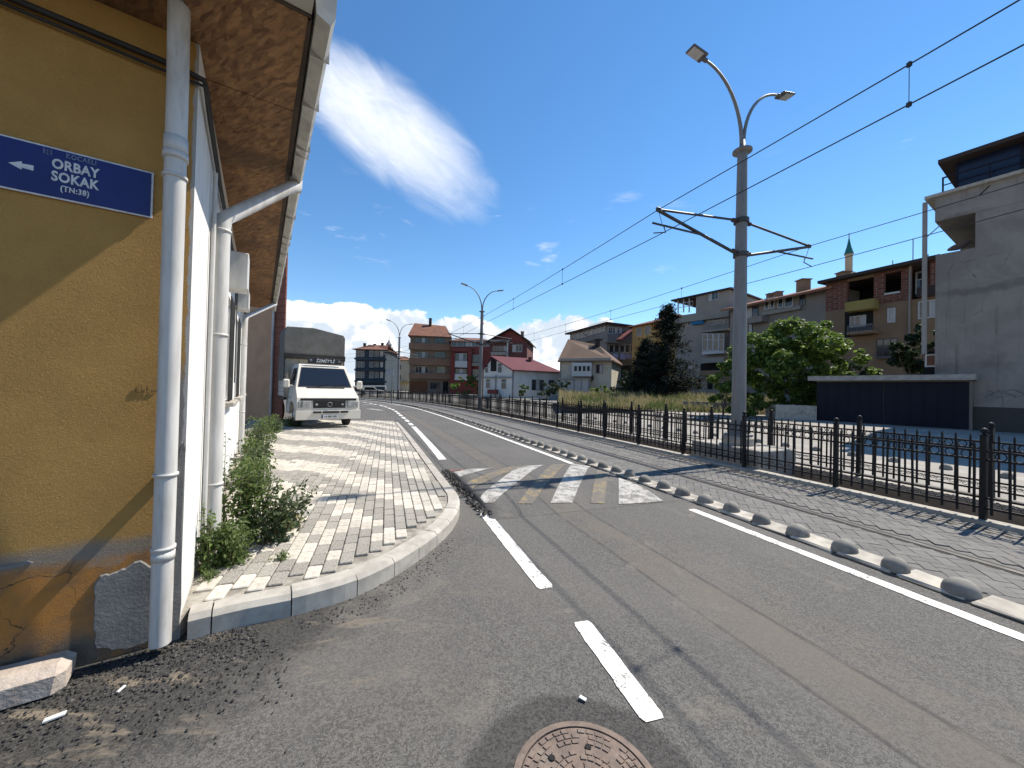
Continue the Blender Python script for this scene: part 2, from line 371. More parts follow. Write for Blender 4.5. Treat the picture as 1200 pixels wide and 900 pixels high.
def _track(t, bs, ob, tc):
    uv = t.n('ShaderNodeUVMap').outputs[0]
    br = t.n('ShaderNodeTexBrick', {'Vector': t.rot(uv, (0, 0, R_(45))), 'Color1': (.135, .128, .117), 'Color2': (.11, .104, .095), 'Mortar': (.07, .066, .06), 'Scale': 1., 'Mortar Size': .006, 'Brick Width': .22, 'Row Height': .11})
    c = t.mix(t.m('MULTIPLY', t.ss(t.noise(ob, .9, 6., .65), .45, .7), .55), br.outputs[0], (.17, .16, .145))
    t.set(bs.inputs['Base Color'], c); bs.inputs['Roughness'].default_value = .82
mat('track_bed', _track)
def _track2(t, bs, ob, tc):
    c = t.mix(t.ss(t.noise(ob, 1.3, 7., .65), .4, .68), (.24, .22, .19), (.33, .305, .265))
    c = t.mix(t.m('MULTIPLY', t.ss(t.noise(ob, 38., 3., .7), .5, .7), .3), c, (.2, .19, .18))
    t.set(bs.inputs['Base Color'], c)
mat('yard_concrete', _track2)
mat('rail_steel', base=(.10, .095, .09), c2=(.055, .05, .045), sc=8, rough=.5, metal=.6)
mat('rail_gap', base=(.02, .02, .02), c2=(.03, .028, .026), sc=8)
mat('earth', base=(.20, .165, .11), c2=(.13, .11, .075), c3=(.10, .11, .05), sc=.4, bump=.4, bsc=20)
mat('rust_iron', base=(.19, .14, .11), c2=(.13, .10, .082), c3=(.27, .225, .18), sc=16, bump=.5, bsc=120, rough=.75, bdist=.006)
mat('hole', base=(.012, .011, .01), c2=(.01, .01, .01))

# ------------------------------------------------------------------ ground, road, tram tracks
mb = MB(); mb.add([(-1500, -600, -.75), (1500, -600, -.75), (1500, 2400, -.75), (-1500, 2400, -.75)], [(0, 1, 2, 3)]); mb.build('ground', 'earth', kind='structure')
road = ribbon('road', 'asphalt', [(-34, 0), (-14, 0), (-6, 0), (-4, 0), (-3, 0), (-2, 0), (-1, 0), (-.13, 0)], S0, S1, 0, .8, kind='structure')
track = ribbon('tram_track', 'track_bed', [(.19, 0), (1.5, 0), (2.78, 0)], S0, S1, 0, .6, kind='structure')
chan = ribbon('drain_channel', 'drain_wall', [(3.0, .0), (3.0, -.65), (4.2, -.65), (4.2, .0)], S0, S1, 0, .6, kind='structure')
ribbon('drain_kerb', 'concrete_light', [(2.78, -.02), (2.78, .05), (2.80, .056), (2.99, .056), (3.0, .05), (3.0, .0)], S0, S1, 0, .6, kind='structure')
ribbon('far_drain_kerb', 'concrete_light', [(4.2, .0), (4.2, .065), (4.21, .07), (4.4, .07), (4.41, -.02)], S0, S1, 0, .6, kind='structure')
track2 = ribbon('far_tram_track', 'yard_concrete', [(4.41, 0), (5.8, 0), (7.5, 0)], S0, S1, 0, .8, kind='structure')
yard = ribbon('far_road', 'yard_concrete', [(7.5, 0), (9, .01), (11, .16), (13, .38), (15, .42), (24, .42), (60, .42), (110, .42)], S0, S1, 0, 1.0, kind='structure')
for par, offs in ((track, (1.12, 2.5)), (track2, (5.0, 6.4))):
    for o in offs:
        ribbon('rail', 'rail_steel', [(o-.035, .004), (o-.035, .009), (o+.03, .009), (o+.03, .004)], S0, S1, 0, .6, parent=par)
        ribbon('rail_groove', 'rail_gap', [(o-.075, .0042), (o-.036, .0042)], S0, S1, 0, .6, parent=par)
        ribbon('rail_groove', 'rail_gap', [(o+.031, .0042), (o+.085, .0042)], S0, S1, 0, .6, parent=par)
# herringbone blocks of the near track
def rounded_block(w, l, h, bev=.006):
    m_ = MB(); m_.box((0, 0, -h/2), (w, l, h), None, bev); return m_
def add_blocks(items, meshes, mats, parent, name, stuffname, limit, dims, h=.05):
    """items: (x, y, z, rz, matindex, tilt); nearest ones become objects, the rest one joined mesh per colour"""
    items.sort(key=lambda i: i[0]**2+i[1]**2+(0 if i[1] > .3 else 1e4))
    base = np.array(wloc(parent))
    for x, y, z, rz, k, tl in items[:limit]:
        o = inst(name, meshes[k], parent, (x-base[0], y-base[1], z-base[2]), rz); o.rotation_euler.x = tl[0]; o.rotation_euler.y = tl[1]
    for k in range(len(meshes)):
        vb = MB(); w, l = dims[k]; b = .005
        prof = [(1, 0, -.03), (1, 0, -b), (1-0, 1, 0)]
        for x, y, z, rz, kk, tl in items[limit:]:
            if kk != k: continue
            c, s_ = math.cos(rz), math.sin(rz); vs = []
            for (hx, hy, zz) in ((w/2, l/2, -.03), (w/2, l/2, -b), (w/2-b, l/2-b, 0)):
                for sx, sy in ((-1, -1), (1, -1), (1, 1), (-1, 1)):
                    px, py = hx*sx, hy*sy; vs.append((x+c*px-s_*py, y+s_*px+c*py, z+zz))
            vb.add(vs, [(8, 9, 10, 11)]+[(r*4+i, r*4+(i+1) % 4, r*4+4+(i+1) % 4, r*4+4+i) for r in (0, 1) for i in range(4)])
        if vb.v: vb.build(stuffname, mats[k], parent, kind='stuff')
items = []; a_ = .112; s_lo, s_hi = proj(5.2, 1.2)[0], proj(2.4, 13.)[0]
c45 = math.cos(R_(45))
for i in range(-160, 160):
    for j in range(-160, 160):
        c = (i-j) % 4
        if c == 0: cx, cy, ang = (i+1)*a_, (j+.5)*a_, math.pi/2
        elif c == 2: cx, cy, ang = (i+.5)*a_, (j)*a_, 0.
        else: continue
        o = (cx-cy)*c45+1.5; s = (cx+cy)*c45+(s_lo+s_hi)/2
        if not (.27 < o < 2.70 and s_lo < s < s_hi): continue
        if min(abs(o-1.12), abs(o-2.5)) < .135: continue
        p, d, n = axis(s); q = p+n*o; hd = math.atan2(d[1], d[0])-math.pi/2
        items.append((q[0], q[1], .012+rnd.uniform(-.0025, .0025), hd-R_(45)+ang, 0, (rnd.gauss(0, .006), rnd.gauss(0, .006))))
add_blocks(items, [rounded_block(a_-.0025, 2*a_-.0025, .05, .003).mesh('paver', 'paver_track')], ['paver_track'], track, 'paver', 'paver_field', 290, [(a_-.0025, 2*a_-.0025)])
# kerb of flat stones that carries the domes
strip = ribbon('dome_kerb', 'plinth_dirt', [(-.13, -.01), (-.13, .012), (.19, .014), (.19, -.01)], S0, S1, 0, .8, kind='structure')
km = []
for k in range(4):
    m_ = MB(); m_.box((0, 0, 0), (.29+.012*k, .425, .05), None, .014)
    m_.v = [(x+rnd.uniform(-.01, .01), y+rnd.uniform(-.01, .01), z) for x, y, z in m_.v]; km.append(m_.mesh('kerb_slab', 'concrete_light'))
sA = proj(4.9, -.2)[0]; sd = proj(3.71, 3.11)[0]
nd = MB().lathe((0, 0, 0), [(.106, -.02), (.106, .0), (.103, .03), (.094, .06), (.078, .085), (.055, .104), (.028, .114), (.0, .117)], 20).mesh('kerb_dome', 'concrete_dome')
sb = np.array(wloc(strip))
for i in range(0, 120):
    s = sA+i*.46; p, d, n = axis(s); q = p+n*.03
    if i < 70: inst('kerb_slab', km[i % 4], strip, (q[0]-sb[0], q[1]-sb[1], .010-sb[2]+rnd.uniform(-.008, .006)), math.atan2(d[1], d[0])-math.pi/2+rnd.uniform(-.03, .03))
for i in range(-6, 122):
    s = sd+i*.425*(1+.0*i); p, d, n = axis(s); q = p+n*rnd.uniform(-.012, .012)
    o = bpy.data.objects.new('kerb_dome', nd); COL.objects.link(o); k_ = rnd.uniform(.93, 1.06); o.location = (q[0]+rnd.uniform(-.012, .012), q[1]+rnd.uniform(-.02, .02), .033); o.rotation_euler = (rnd.gauss(0, .03), rnd.gauss(0, .03), rnd.uniform(0, 6)); o.scale = (k_, k_*rnd.uniform(.96, 1.04), rnd.uniform(.88, 1.05))
    tag(o, 'rounded grey concrete dome on the pale kerb between road and near tram track', 'bollard', 'concrete domes along the near track')
for i in range(26):
    s = proj(9.63, 9.22)[0]-4+i*.85; q = loc(s, 7.7)
    o = bpy.data.objects.new('kerb_dome', nd); COL.objects.link(o); o.location = (q[0], q[1], 0.015)
    tag(o, 'rounded grey concrete dome beyond the far fence, along the far tram track', 'bollard', 'concrete domes along the far track')

def walk_(P, step):
    S = np.concatenate([[0], np.cumsum(np.hypot(*np.diff(P, axis=0).T))]); t = np.linspace(0, S[-1], max(3, int(S[-1]/step))); return np.stack([np.interp(t, S, P[:, 0]), np.interp(t, S, P[:, 1])], 1)
def ragged(P, w, z):
    mb = pathstrip(P, w, z); n = len(mb.v); e = [0., 0.]
    for i in range(n):
        k = i % 2; e[k] = e[k]*.7+rnd.gauss(0, .0018); v = mb.v[i]; o = mb.v[i^1]; d = np.array(v)-np.array(o); d = d/np.linalg.norm(d)
        end = min(i//2, n//2-1-i//2); mb.v[i] = tuple(np.array(v)+d*(e[k]-(.012 if end == 0 else 0)))
    return mb
# ------------------------------------------------------------------ painted lines
def axis_strip(off, a, b, w, name, m='paint_white', step=.5, z=.005):
    ribbon(name, m, [(off-w/2, z), (off+w/2, z)], a, b, 0, step, parent=road)
sb_near, sb_far = proj(2.26, 5.67)[0]-.1, proj(1.75, 8.5)[0]
ragged(np.array([loc(q_, -.40) for q_ in np.arange(S0+18, sb_near-.35, .04)]), .125, .005).build('lane_line', 'paint_white', road); axis_strip(-.38, sb_far-.25, proj(-34, 52)[0], .125, 'lane_line')
def gstrip(pix, w, name, m='paint_white', z=.005, sub=1):
    P = [G(x, y)[:2] for x, y in pix]
    ragged(walk_(np.array(P), .03), w, z).build(name, m, road)
gstrip([(564, 597), (640, 690)], .135, 'lane_dash'); gstrip([(681, 729), (767, 845)], .125, 'lane_dash')
left_line = np.array([(-1.50, 8.45), (-2.42, 11.1), (-3.93, 15.3), (-5.95, 20.6), (-8.1, 26.), (-11, 31.7), (-15, 37.6), (-20.5, 43), (-28, 47.5), (-36, 50)])
LL = catmull(left_line, 10)
pathstrip(LL[:21], .17, .005).build('edge_line', 'paint_white', road)
for i in range(21, len(LL)-4, 3): pathstrip(LL[i:i+3], .17, .005).build('edge_dash', 'paint_white', road)
# far give-way markings on the side lot
for x0, y0, x1, y1 in ((425, 474, 470, 475), (432, 479, 448, 481)):
    gstrip([(x0, y0), (x1, y1)], .5, 'lot_line', 'paint_worn')

# ------------------------------------------------------------------ raised speed hump
HUMP = .075
def hump_z(s):
    t = min(max((s-sb_near)/(sb_far-sb_near), 0), 1); return HUMP*min(1., math.sin(math.pi*t)*1.25)**.8 if 0 < t < 1 else 0.
so_ = [-3.12, -2.9, -2.4, -1.9, -1.4, -.9, -.5, -.27]
mb = MB(); ss = srange(sb_near, sb_far, .16); n_ = len(so_)
for s in ss:
    for o in so_:
        ed = min(1., (-.20-o)/.25) if o > -.6 else 1.; q = loc(s, o); mb.v.append((q[0], q[1], .002+hump_z(s)*ed))
for i in range(len(ss)-1):
    for j in range(n_-1): mb.f.append((i*n_+j, i*n_+j+1, (i+1)*n_+j+1, (i+1)*n_+j)); mb.sm.append(True)
# broken left end
k = len(mb.v)
for s in ss: q = loc(s, -3.17+rnd.uniform(-.05, .05)); mb.v.append((q[0], q[1], -.01))
for i in range(len(ss)-1): mb.f.append((k+i, i*n_, (i+1)*n_, k+i+1)); mb.sm.append(False)
hump = mb.build('speed_hump', 'asphalt', None, 'raised asphalt speed hump with worn white and yellow diagonal stripes', 'speed hump')
uv = hump.data.uv_layers.new(name='UVMap'); hl = np.array(hump.location)
for lp in hump.data.loops:
    v = hump.data.vertices[lp.vertex_index].co; uv.data[lp.index].uv = proj(v.x+hl[0], v.y+hl[1])[::-1]
def hump_stripe(pix, m):
    """pix: four sightings of a stripe's corners, walked round"""
    P = [G(x, y, .05)[:2] for x, y in pix]; mbs = MB(); N = 14
    for i in range(N+1):
        t = i/N
        for k2 in range(4):
            w2 = k2/3; a2 = P[0]*(1-t)+P[3]*t; b2 = P[1]*(1-t)+P[2]*t; q = a2*(1-w2)+b2*w2
            s, o = proj(q[0], q[1]); s = min(max(s, sb_near+.02), sb_far-.02); o = max(o, -3.1)
            ed = min(1., (-.20-o)/.25) if o > -.6 else 1.; q = loc(s, o)
            mbs.v.append((q[0], q[1], .0085+hump_z(s)*max(ed, 0)))
    for i in range(N):
        for k2 in range(3): mbs.f.append((i*4+k2, i*4+k2+1, i*4+5+k2, i*4+4+k2)); mbs.sm.append(True)
    mbs.build('stripe', m, hump)
hump_stripe([(531, 553), (539, 561), (592, 541), (570, 541)], 'paint_worn')
hump_stripe([(537, 572), (549, 576), (622, 543), (602, 543)], 'paint_yellow')
hump_stripe([(553, 591), (578, 590), (638, 542), (614, 542)], 'paint_worn')
hump_stripe([(607, 590), (624, 590), (664, 542), (648, 542)], 'paint_yellow')
hump_stripe([(645, 589), (671, 588), (692, 544), (670, 543)], 'paint_worn')
hump_stripe([(692, 588), (708, 588), (714, 551), (700, 549)], 'paint_yellow')
hump_stripe([(725, 588), (779, 585), (729, 560), (725, 558)], 'paint_worn')
hump_stripe([(520, 545), (526, 551), (548, 549), (545, 542)], 'paint_orange')
mb = MB()   # broken lumps of the hump's open end
for s in srange(sb_near+.15, sb_far-.1, .055):
    for _ in range(3):
        q = loc(s, -3.15+rnd.uniform(-.10, .04)); r = rnd.uniform(.018, .042)
        mb.add([(q[0]+r*x*rnd.uniform(.6, 1.2), q[1]+r*y*rnd.uniform(.6, 1.2), .004+r*.8+r*z*rnd.uniform(.6, 1.)) for x, y, z in ((1, 0, 0), (-1, 0, 0), (0, 1, 0), (0, -1, 0), (0, 0, 1), (0, 0, -1))],
               [(0, 2, 4), (2, 1, 4), (1, 3, 4), (3, 0, 4), (2, 0, 5), (1, 2, 5), (3, 1, 5), (0, 3, 5)])
mb.build('broken_edge', 'stone_chips', hump, kind='stuff')

# ------------------------------------------------------------------ manhole in a darker patch
mc = np.array([.34, 1.545]); MR = .27
def blob(c, r, n, amp, seed):
    q = random.Random(seed); ph = [q.uniform(0, 6.28) for _ in range(5)]
    return [(c[0]+(r+amp*sum(math.sin((k+1)*a+ph[k])/(k+1) for k in range(5)))*math.cos(a), c[1]+(r+amp*sum(math.sin((k+1)*a+ph[k])/(k+1) for k in range(5)))*math.sin(a)) for a in [2*math.pi*i/n for i in range(n)]]
mh = thing('manhole_cover', (mc[0], mc[1], .004), 'round rusty iron manhole cover set in dark tarmac', 'manhole cover')
MB().lathe((*mc, .004), [(MR+.035, 0), (MR+.035, .006), (MR+.005, .008), (MR+.005, 0)], 56, False).build('frame', 'rust_iron', mh)
MB().lathe((*mc, .0045), [(MR, 0), (MR, .003), (0, .0032)], 56, False).build('cover_plate', 'rust_iron', mh)
mb = MB()
for r0, r1, n, ro in ((.243, .264, 40, 0), (.216, .238, 38, .05), (.190, .211, 36, 0), (.140, .160, 26, 0), (.115, .135, 24, .07), (.07, .105, 12, 0)):
    for k in range(n):
        if (k % (n//8 if n >= 36 else 6)) == 0 and n > 12: continue
        a0, a1 = 2*math.pi*(k+.1)/n+ro, 2*math.pi*(k+.9)/n+ro
        vs = [(mc[0]+r*math.cos(a), mc[1]+r*math.sin(a), .0078) for r, a in ((r0, a0), (r1, a0), (r1, a1), (r0, a1))]
        vs += [(mc[0]+(x-mc[0])*1., mc[1]+(y-mc[1]), .0125) for x, y, _ in vs]
        mb.add(vs, [(4, 5, 6, 7), (0, 1, 5, 4), (1, 2, 6, 5), (2, 3, 7, 6), (3, 0, 4, 7)])
mb.build('raised_tread', 'rust_iron', mh, kind='stuff')
for k in range(6):
    a = 2*math.pi*(k+.3)/6; MB().lathe((mc[0]+.176*math.cos(a), mc[1]+.176*math.sin(a), .0078), [(.014, 0), (.014, .0055), (0, .0055)], 14, False).build('pick_hole', 'hole', mh)

# ------------------------------------------------------------------ pavement on the left
CW = np.array([-2.03, 2.38]); DWH = np.array([-.552, .834]); DWH /= np.hypot(*DWH); NWH = np.array([DWH[1], -DWH[0]])
DYE = np.array([.817, .577]); DYE /= np.hypot(*DYE); NYE = np.array([DYE[1], -DYE[0]])
kerb_pts = catmull(np.array([(-1.97, 2.36), (-1.72, 2.52), (-1.40, 2.69), (-1.07, 3.00), (-.79, 3.62), (-.63, 4.35), (-.67, 5.1), (-1.0, 6.05), (-2.12, 9.05), (-3.0, 11.4), (-3.95, 13.9), (-4.7, 15.8)]), 10)
def walk(P, step):
    S = np.concatenate([[0], np.cumsum(np.hypot(*np.diff(P, axis=0).T))]); n = max(1, int(round(S[-1]/step)))
    t = np.linspace(0, S[-1], n+1); return np.stack([np.interp(t, S, P[:, 0]), np.interp(t, S, P[:, 1])], 1)
def offs(P, w):
    d = np.gradient(P, axis=0); d /= np.hypot(d[:, 0], d[:, 1])[:, None]; return P+np.stack([-d[:, 1], d[:, 0]], 1)*w
kin = offs(kerb_pts, .15)
w_end = CW+DWH*15.6
poly = [tuple(p) for p in kin]+[(-5.0, 16.2), tuple(w_end)]+[tuple(CW+DWH*.02+NWH*.0)]
pave = MB().prism(poly, -.05, .132).build('pavement', 'bedding', kind='structure')
pvb = np.array(wloc(pave))
segs = [.0]; tot = np.concatenate([[0], np.cumsum(np.hypot(*np.diff(kerb_pts, axis=0).T))])
bounds = [0, .12, .56, 1.0, 1.36, 1.7, 2.04, 2.4, 2.8, 3.25, 3.8, 4.6]; 
while bounds[-1] < tot[-1]-1: bounds.append(bounds[-1]+.98)
for a, b in zip(bounds, bounds[1:]):
    g = .004; t = np.linspace(a+g, b-g, 6); P = np.stack([np.interp(t, tot, kerb_pts[:, 0]), np.interp(t, tot, kerb_pts[:, 1])], 1); Q = offs(P, .15); M1 = offs(P, .03)
    dz = rnd.uniform(-.006, .006); mb = MB(); n = len(P)
    rows = [[(*p, -.04) for p in P], [(*p, .118+dz) for p in P], [(*p, .150+dz) for p in M1], [(*p, .150+dz) for p in Q], [(*p, -.04) for p in Q]]
    for r in rows: mb.v += r
    for r in range(4):
        for i in range(n-1): mb.f.append((r*n+i, r*n+i+1, (r+1)*n+i+1, (r+1)*n+i)[::1]); mb.sm.append(False)
    mb.f.append((0, n, 2*n, 3*n, 4*n)); mb.sm.append(False); mb.f.append((n-1, 5*n-1, 4*n-1, 3*n-1, 2*n-1)); mb.sm.append(False)
    mb.build('kerb_stone', 'kerb_stone', pave)
def inside(pt, pl):
    x, y = pt; c = False; n = len(pl)
    for i in range(n):
        x0, y0 = pl[i]; x1, y1 = pl[(i+1) % n]
        if (y0 > y) != (y1 > y) and x < (x1-x0)*(y-y0)/(y1-y0)+x0: c = not c
    return c
HP = R_(18.2); fwd = np.array([-math.sin(HP), math.cos(HP)]); lat = np.array([math.cos(HP), math.sin(HP)])
bw, bl = .113, .205; items = []
for ci in range(-100, 30):
    for ri in range(-2, 90):
        l = (ci+.5)*bw; a = (ri+.5+(.5 if ci % 2 else 0)+.13*math.sin(ci*2.1))*bl
        c = fwd*a+lat*l
        if not (1.8 < c[1] < 16.): continue
        ok = all(inside(c+lat*(sx*bw*.5)+fwd*(sy*bl*.5), poly) for sx in (-1, 1) for sy in (-1, 1))
        if not ok: continue
        w = a+1.15*l+.34*math.sin(l*2.1+.6)
        ph = ((w-5.85)/1.75+.28) % 1.0
        white = ph < .5
        if w < 4.2: white = rnd.random() < (.66 if l < -1.0 else .36)
        elif rnd.random() < .012: white = not white
        items.append((c[0], c[1], .150+rnd.uniform(-.0035, .0035)+.012*math.sin(c[0]*1.7)*math.sin(c[1]*1.1)*.5, HP+rnd.gauss(0, .006), 0 if white else 1, (rnd.gauss(0, .008), rnd.gauss(0, .008))))
pm = [rounded_block(bw-.008, bl-.008, .06, .007).mesh('paver', k) for k in ('paver_white', 'paver_grey')]
add_blocks(items, pm, ['paver_white', 'paver_grey'], pave, 'paver', 'paver_field', 298, [(bw-.008, bl-.008)]*2)
# raw tarmac and loose chips at the foot of the yellow wall
pp = [(-5., .2), (-4.2, -.6), (-1.6, -.2), (-.95, 1.0), (-.78, 1.5), (-.9, 1.9), (-1.2, 2.15), (-1.55, 2.45), (-1.80, 2.50), (-2.0, 2.36), (-2.6, 1.95)]
pp = [tuple(p) for p in catmull(np.array(pp+[pp[0]]), 40)[:-1]]; pp = [(x+rnd.uniform(-.012, .012)+.03*math.sin(i*.21)+.02*math.sin(i*.53), y+rnd.uniform(-.012, .012)+.03*math.cos(i*.17)) for i, (x, y) in enumerate(pp)]
mb = MB()
OCT = [(1, 0, 0), (-1, 0, 0), (0, 1, 0), (0, -1, 0), (0, 0, 1), (0, 0, -1)]; OF = [(0, 2, 4), (2, 1, 4), (1, 3, 4), (3, 0, 4), (2, 0, 5), (1, 2, 5), (3, 1, 5), (0, 3, 5)]
def chip(mb, x, y, z, r):
    c, s_ = math.cos(rnd.uniform(0, 6)), math.sin(rnd.uniform(0, 6)); k = [rnd.uniform(.55, 1.15) for _ in range(6)]
    mb.add([(x+r*(a*c-b*s_)*k[i], y+r*(a*s_+b*c)*k[i], z+r*.35+r*h*.7*k[i]) for i, (a, b, h) in enumerate(OCT)], OF)
n = 0
while n < 9500:
    t = rnd.uniform(-3.4, .55); w = abs(rnd.gauss(0, .55))+.02
    x, y = CW-np.array([0, 0])+DYE*t+NYE*w
    if y < .1 or not inside((x, y), pp) or rnd.random() > math.exp(-w*2.2): continue
    chip(mb, x, y, .004, rnd.choice((.003, .004, .005, .006, .008, .010))); n += 1
for _ in range(260):
    q = kerb_pts[int(rnd.uniform(18, 48))]+np.array([rnd.gauss(.10, .07), rnd.gauss(-.10, .07)]); chip(mb, q[0], q[1], .001, rnd.uniform(.004, .010))
mb.build('loose_chips', 'stone_chips', None, 'loose black and grey tarmac chips strewn along the wall foot', 'gravel', kind='stuff')

# ------------------------------------------------------------------ materials of the corner building
def _yellow(t, bs, ob, tc):
    x, y, z = t.sep(ob)[:3]                       # object space: x along the wall from the corner, z up
    c = t.mix(t.ss(t.noise(ob, 2.3, 5., .6), .35, .65), (.45, .255, .072), (.385, .215, .06))
    c = t.mix(t.m('MULTIPLY', t.ss(t.noise(ob, 90., 4., .7), .5, .72), .35), c, (.60, .36, .13))
    # old orange coat of the plinth with dirt, cracks and lost paint
    zz = t.m('ADD', z, t.m('MULTIPLY', t.m('SUBTRACT', t.noise(ob, 3., 4.), .5), .10))
    low = t.ss(zz, .60, .66, 1., 0.)
    oc = t.mix(t.ss(t.noise(ob, 4.2, 6., .65, .5), .38, .64), (.42, .185, .040), (.27, .14, .055))
    oc = t.mix(t.m('MULTIPLY', t.ss(t.noise(ob, 2.2, 5., .6, .7), .56, .66), .75), oc, (.30, .25, .20))
    dirt = t.ss(zz, .10, .30, .85, 0.); oc = t.mix(t.m('MULTIPLY', dirt, t.ss(t.noise(ob, 6., 5.), .3, .6)), oc, (.13, .11, .09))
    cr = t.vor(t.comb(t.m('ADD', x, t.m('MULTIPLY', t.noise(ob, 5., 4.), .25)), y, t.m('ADD', z, t.m('MULTIPLY', t.noise(ob, 4., 4.), .25))), 3.4, 'DISTANCE_TO_EDGE')
    oc = t.mix(t.m('MULTIPLY', t.ss(cr, .0, .014, .95, 0.), t.ss(t.noise(ob, 2.1, 2.), .40, .5)), oc, (.03, .025, .02))
    c = t.mix(low, c, oc)
    grey = t.m('MULTIPLY', t.ss(zz, .56, .62), t.ss(zz, .64, .72, 1., 0.))
    c = t.mix(t.m('MULTIPLY', grey, .85), c, (.23, .205, .17))
    # bare cement at the arris
    xc = t.m('ADD', x, t.m('MULTIPLY', t.m('SUBTRACT', t.noise(ob, 7., 5.), .5), .05))
    arr = t.m('MULTIPLY', t.ss(xc, -.075, -.055), t.ss(z, 1.55, 1.8, 1., .0)); c = t.mix(arr, c, (.20, .192, .178))
    c = t.mix(t.m('MULTIPLY', t.ss(xc, -.022, -.012), 1.), c, (.40, .39, .37))
    t.set(bs.inputs['Base Color'], c); bs.inputs['Roughness'].default_value = .9
    ro = t.rot(ob, (.6, .4, .9)); h = t.m('ADD', t.noise(ro, 75., 5., .7, 1.2), t.m('MULTIPLY', t.noise(ro, 14., 4., .6, .8), .5))
    b = t.n('ShaderNodeBump', {'Strength': .8, 'Distance': .012, 'Height': h}); t.set(bs.inputs['Normal'], b.outputs[0])
mat('yellow_render', _yellow)
def _whitewash(t, bs, ob, tc):
    x, y, z = t.sep(ob)[:3]
    st = t.noise(t.scl(ob, (6, 6, .55)), 2.5, 6., .65)
    c = t.mix(t.ss(st, .42, .7), (.74, .73, .70), (.56, .545, .51))
    c = t.mix(t.m('MULTIPLY', t.ss(t.noise(ob, 5., 6., .7), .55, .72), .5), c, (.42, .40, .36))
    c = t.mix(t.m('MULTIPLY', t.ss(z, .0, .35, 1., 0.), .5), c, (.40, .37, .31))
    t.set(bs.inputs['Base Color'], c); bs.inputs['Roughness'].default_value = .9
    b = t.n('ShaderNodeBump', {'Strength': .5, 'Distance': .01, 'Height': t.noise(ob, 60., 5., .65)}); t.set(bs.inputs['Normal'], b.outputs[0])
mat('whitewash', _whitewash)
def _osb(t, bs, ob, tc):
    q = t.rot(ob, (0, 0, .5)); dn = t.n('ShaderNodeTexNoise', {'Vector': ob, 'Scale': 3., 'Detail': 2.})
    d = t.n('ShaderNodeVectorMath', operation='ADD'); t.set(d.inputs[0], q); t.set(d.inputs[1], t.scl(dn.outputs['Color'], (.06, .06, .06)))
    v1 = t.n('ShaderNodeTexVoronoi', {'Scale': 1.}, feature='F1'); t.set(v1.inputs['Vector'], t.rot(d.outputs[0], (0, 0, .3), sc=(12, 46, 12)))
    v2 = t.n('ShaderNodeTexVoronoi', {'Scale': 1.}, feature='F1'); t.set(v2.inputs['Vector'], t.rot(d.outputs[0], (0, 0, 1.5), sc=(11, 40, 12)))
    a = t.sep(v1.outputs[1])[0]; b2 = t.sep(v2.outputs[1])[1]
    c = t.mix(t.m('ADD', t.m('MULTIPLY', a, .6), t.m('MULTIPLY', b2, .4)), (.09, .038, .015), (.33, .175, .072))
    c = t.mix(t.m('MULTIPLY', t.ss(t.noise(ob, 1.3, 5., .6), .48, .66), .65), c, (.075, .045, .025))
    t.set(bs.inputs['Base Color'], c); bs.inputs['Roughness'].default_value = .75
mat('osb_board', _osb)
mat('pvc', base=(.56, .545, .515), c2=(.46, .445, .415), c3=(.33, .29, .25), sc=5, rough=.45, stretch=(3, 3, .5), spec=.4)
mat('gutter_zinc', base=(.46, .44, .39), c2=(.36, .345, .30), c3=(.24, .22, .19), sc=7, rough=.6)
mat('black_cable', base=(.018, .016, .015), c2=(.03, .028, .026), rough=.6)
mat('cement_patch', base=(.20, .192, .178), c2=(.155, .148, .138), c3=(.25, .24, .222), sc=5, bump=.5, bsc=55, bdist=.008)
mat('dark_wood', base=(.06, .04, .028), c2=(.035, .025, .018), sc=6)
mat('stone_pink', base=(.46, .39, .33), c2=(.36, .30, .25), c3=(.52, .48, .43), sc=8, bump=.7, bsc=40, bdist=.012)
mat('sign_blue', base=(.010, .018, .13), c2=(.008, .014, .105), rough=.35, sc=3)
mat('sign_white', base=(.62, .62, .63), c2=(.5, .5, .52), rough=.5, sc=30)
mat('sign_faded', base=(.17, .20, .33), c2=(.09, .12, .24), rough=.5, sc=50)
mat('window_white', base=(.62, .62, .61), c2=(.5, .5, .49), rough=.5, sc=4)
mat('window_dark', base=(.10, .09, .085), c2=(.07, .06, .055), rough=.5, sc=4)
mat('tile_clad', base=(.24, .085, .052), c2=(.19, .068, .042), sc=2., rough=.7, vary=.1)
mat('brown_render', base=(.55, .33, .19), c2=(.47, .28, .165), sc=1.5, bump=.3, bsc=60)
mat('terracotta', base=(.30, .13, .075), c2=(.22, .095, .06), c3=(.14, .09, .065), sc=1.4, vary=.2, stretch=(1, 1, 1))
def _glass(t, bs, ob, tc):
    t.set(bs.inputs['Base Color'], t.mix(t.ss(t.noise(ob, .9, 3.), .4, .65), (.02, .024, .028), (.055, .06, .065)))
    bs.inputs['Roughness'].default_value = .06; bs.inputs['Specular IOR Level'].default_value = .55
mat('glass', _glass)
mat('curtain', base=(.42, .41, .39), c2=(.3, .29, .28), rough=.25, sc=3, stretch=(8, 8, 1))

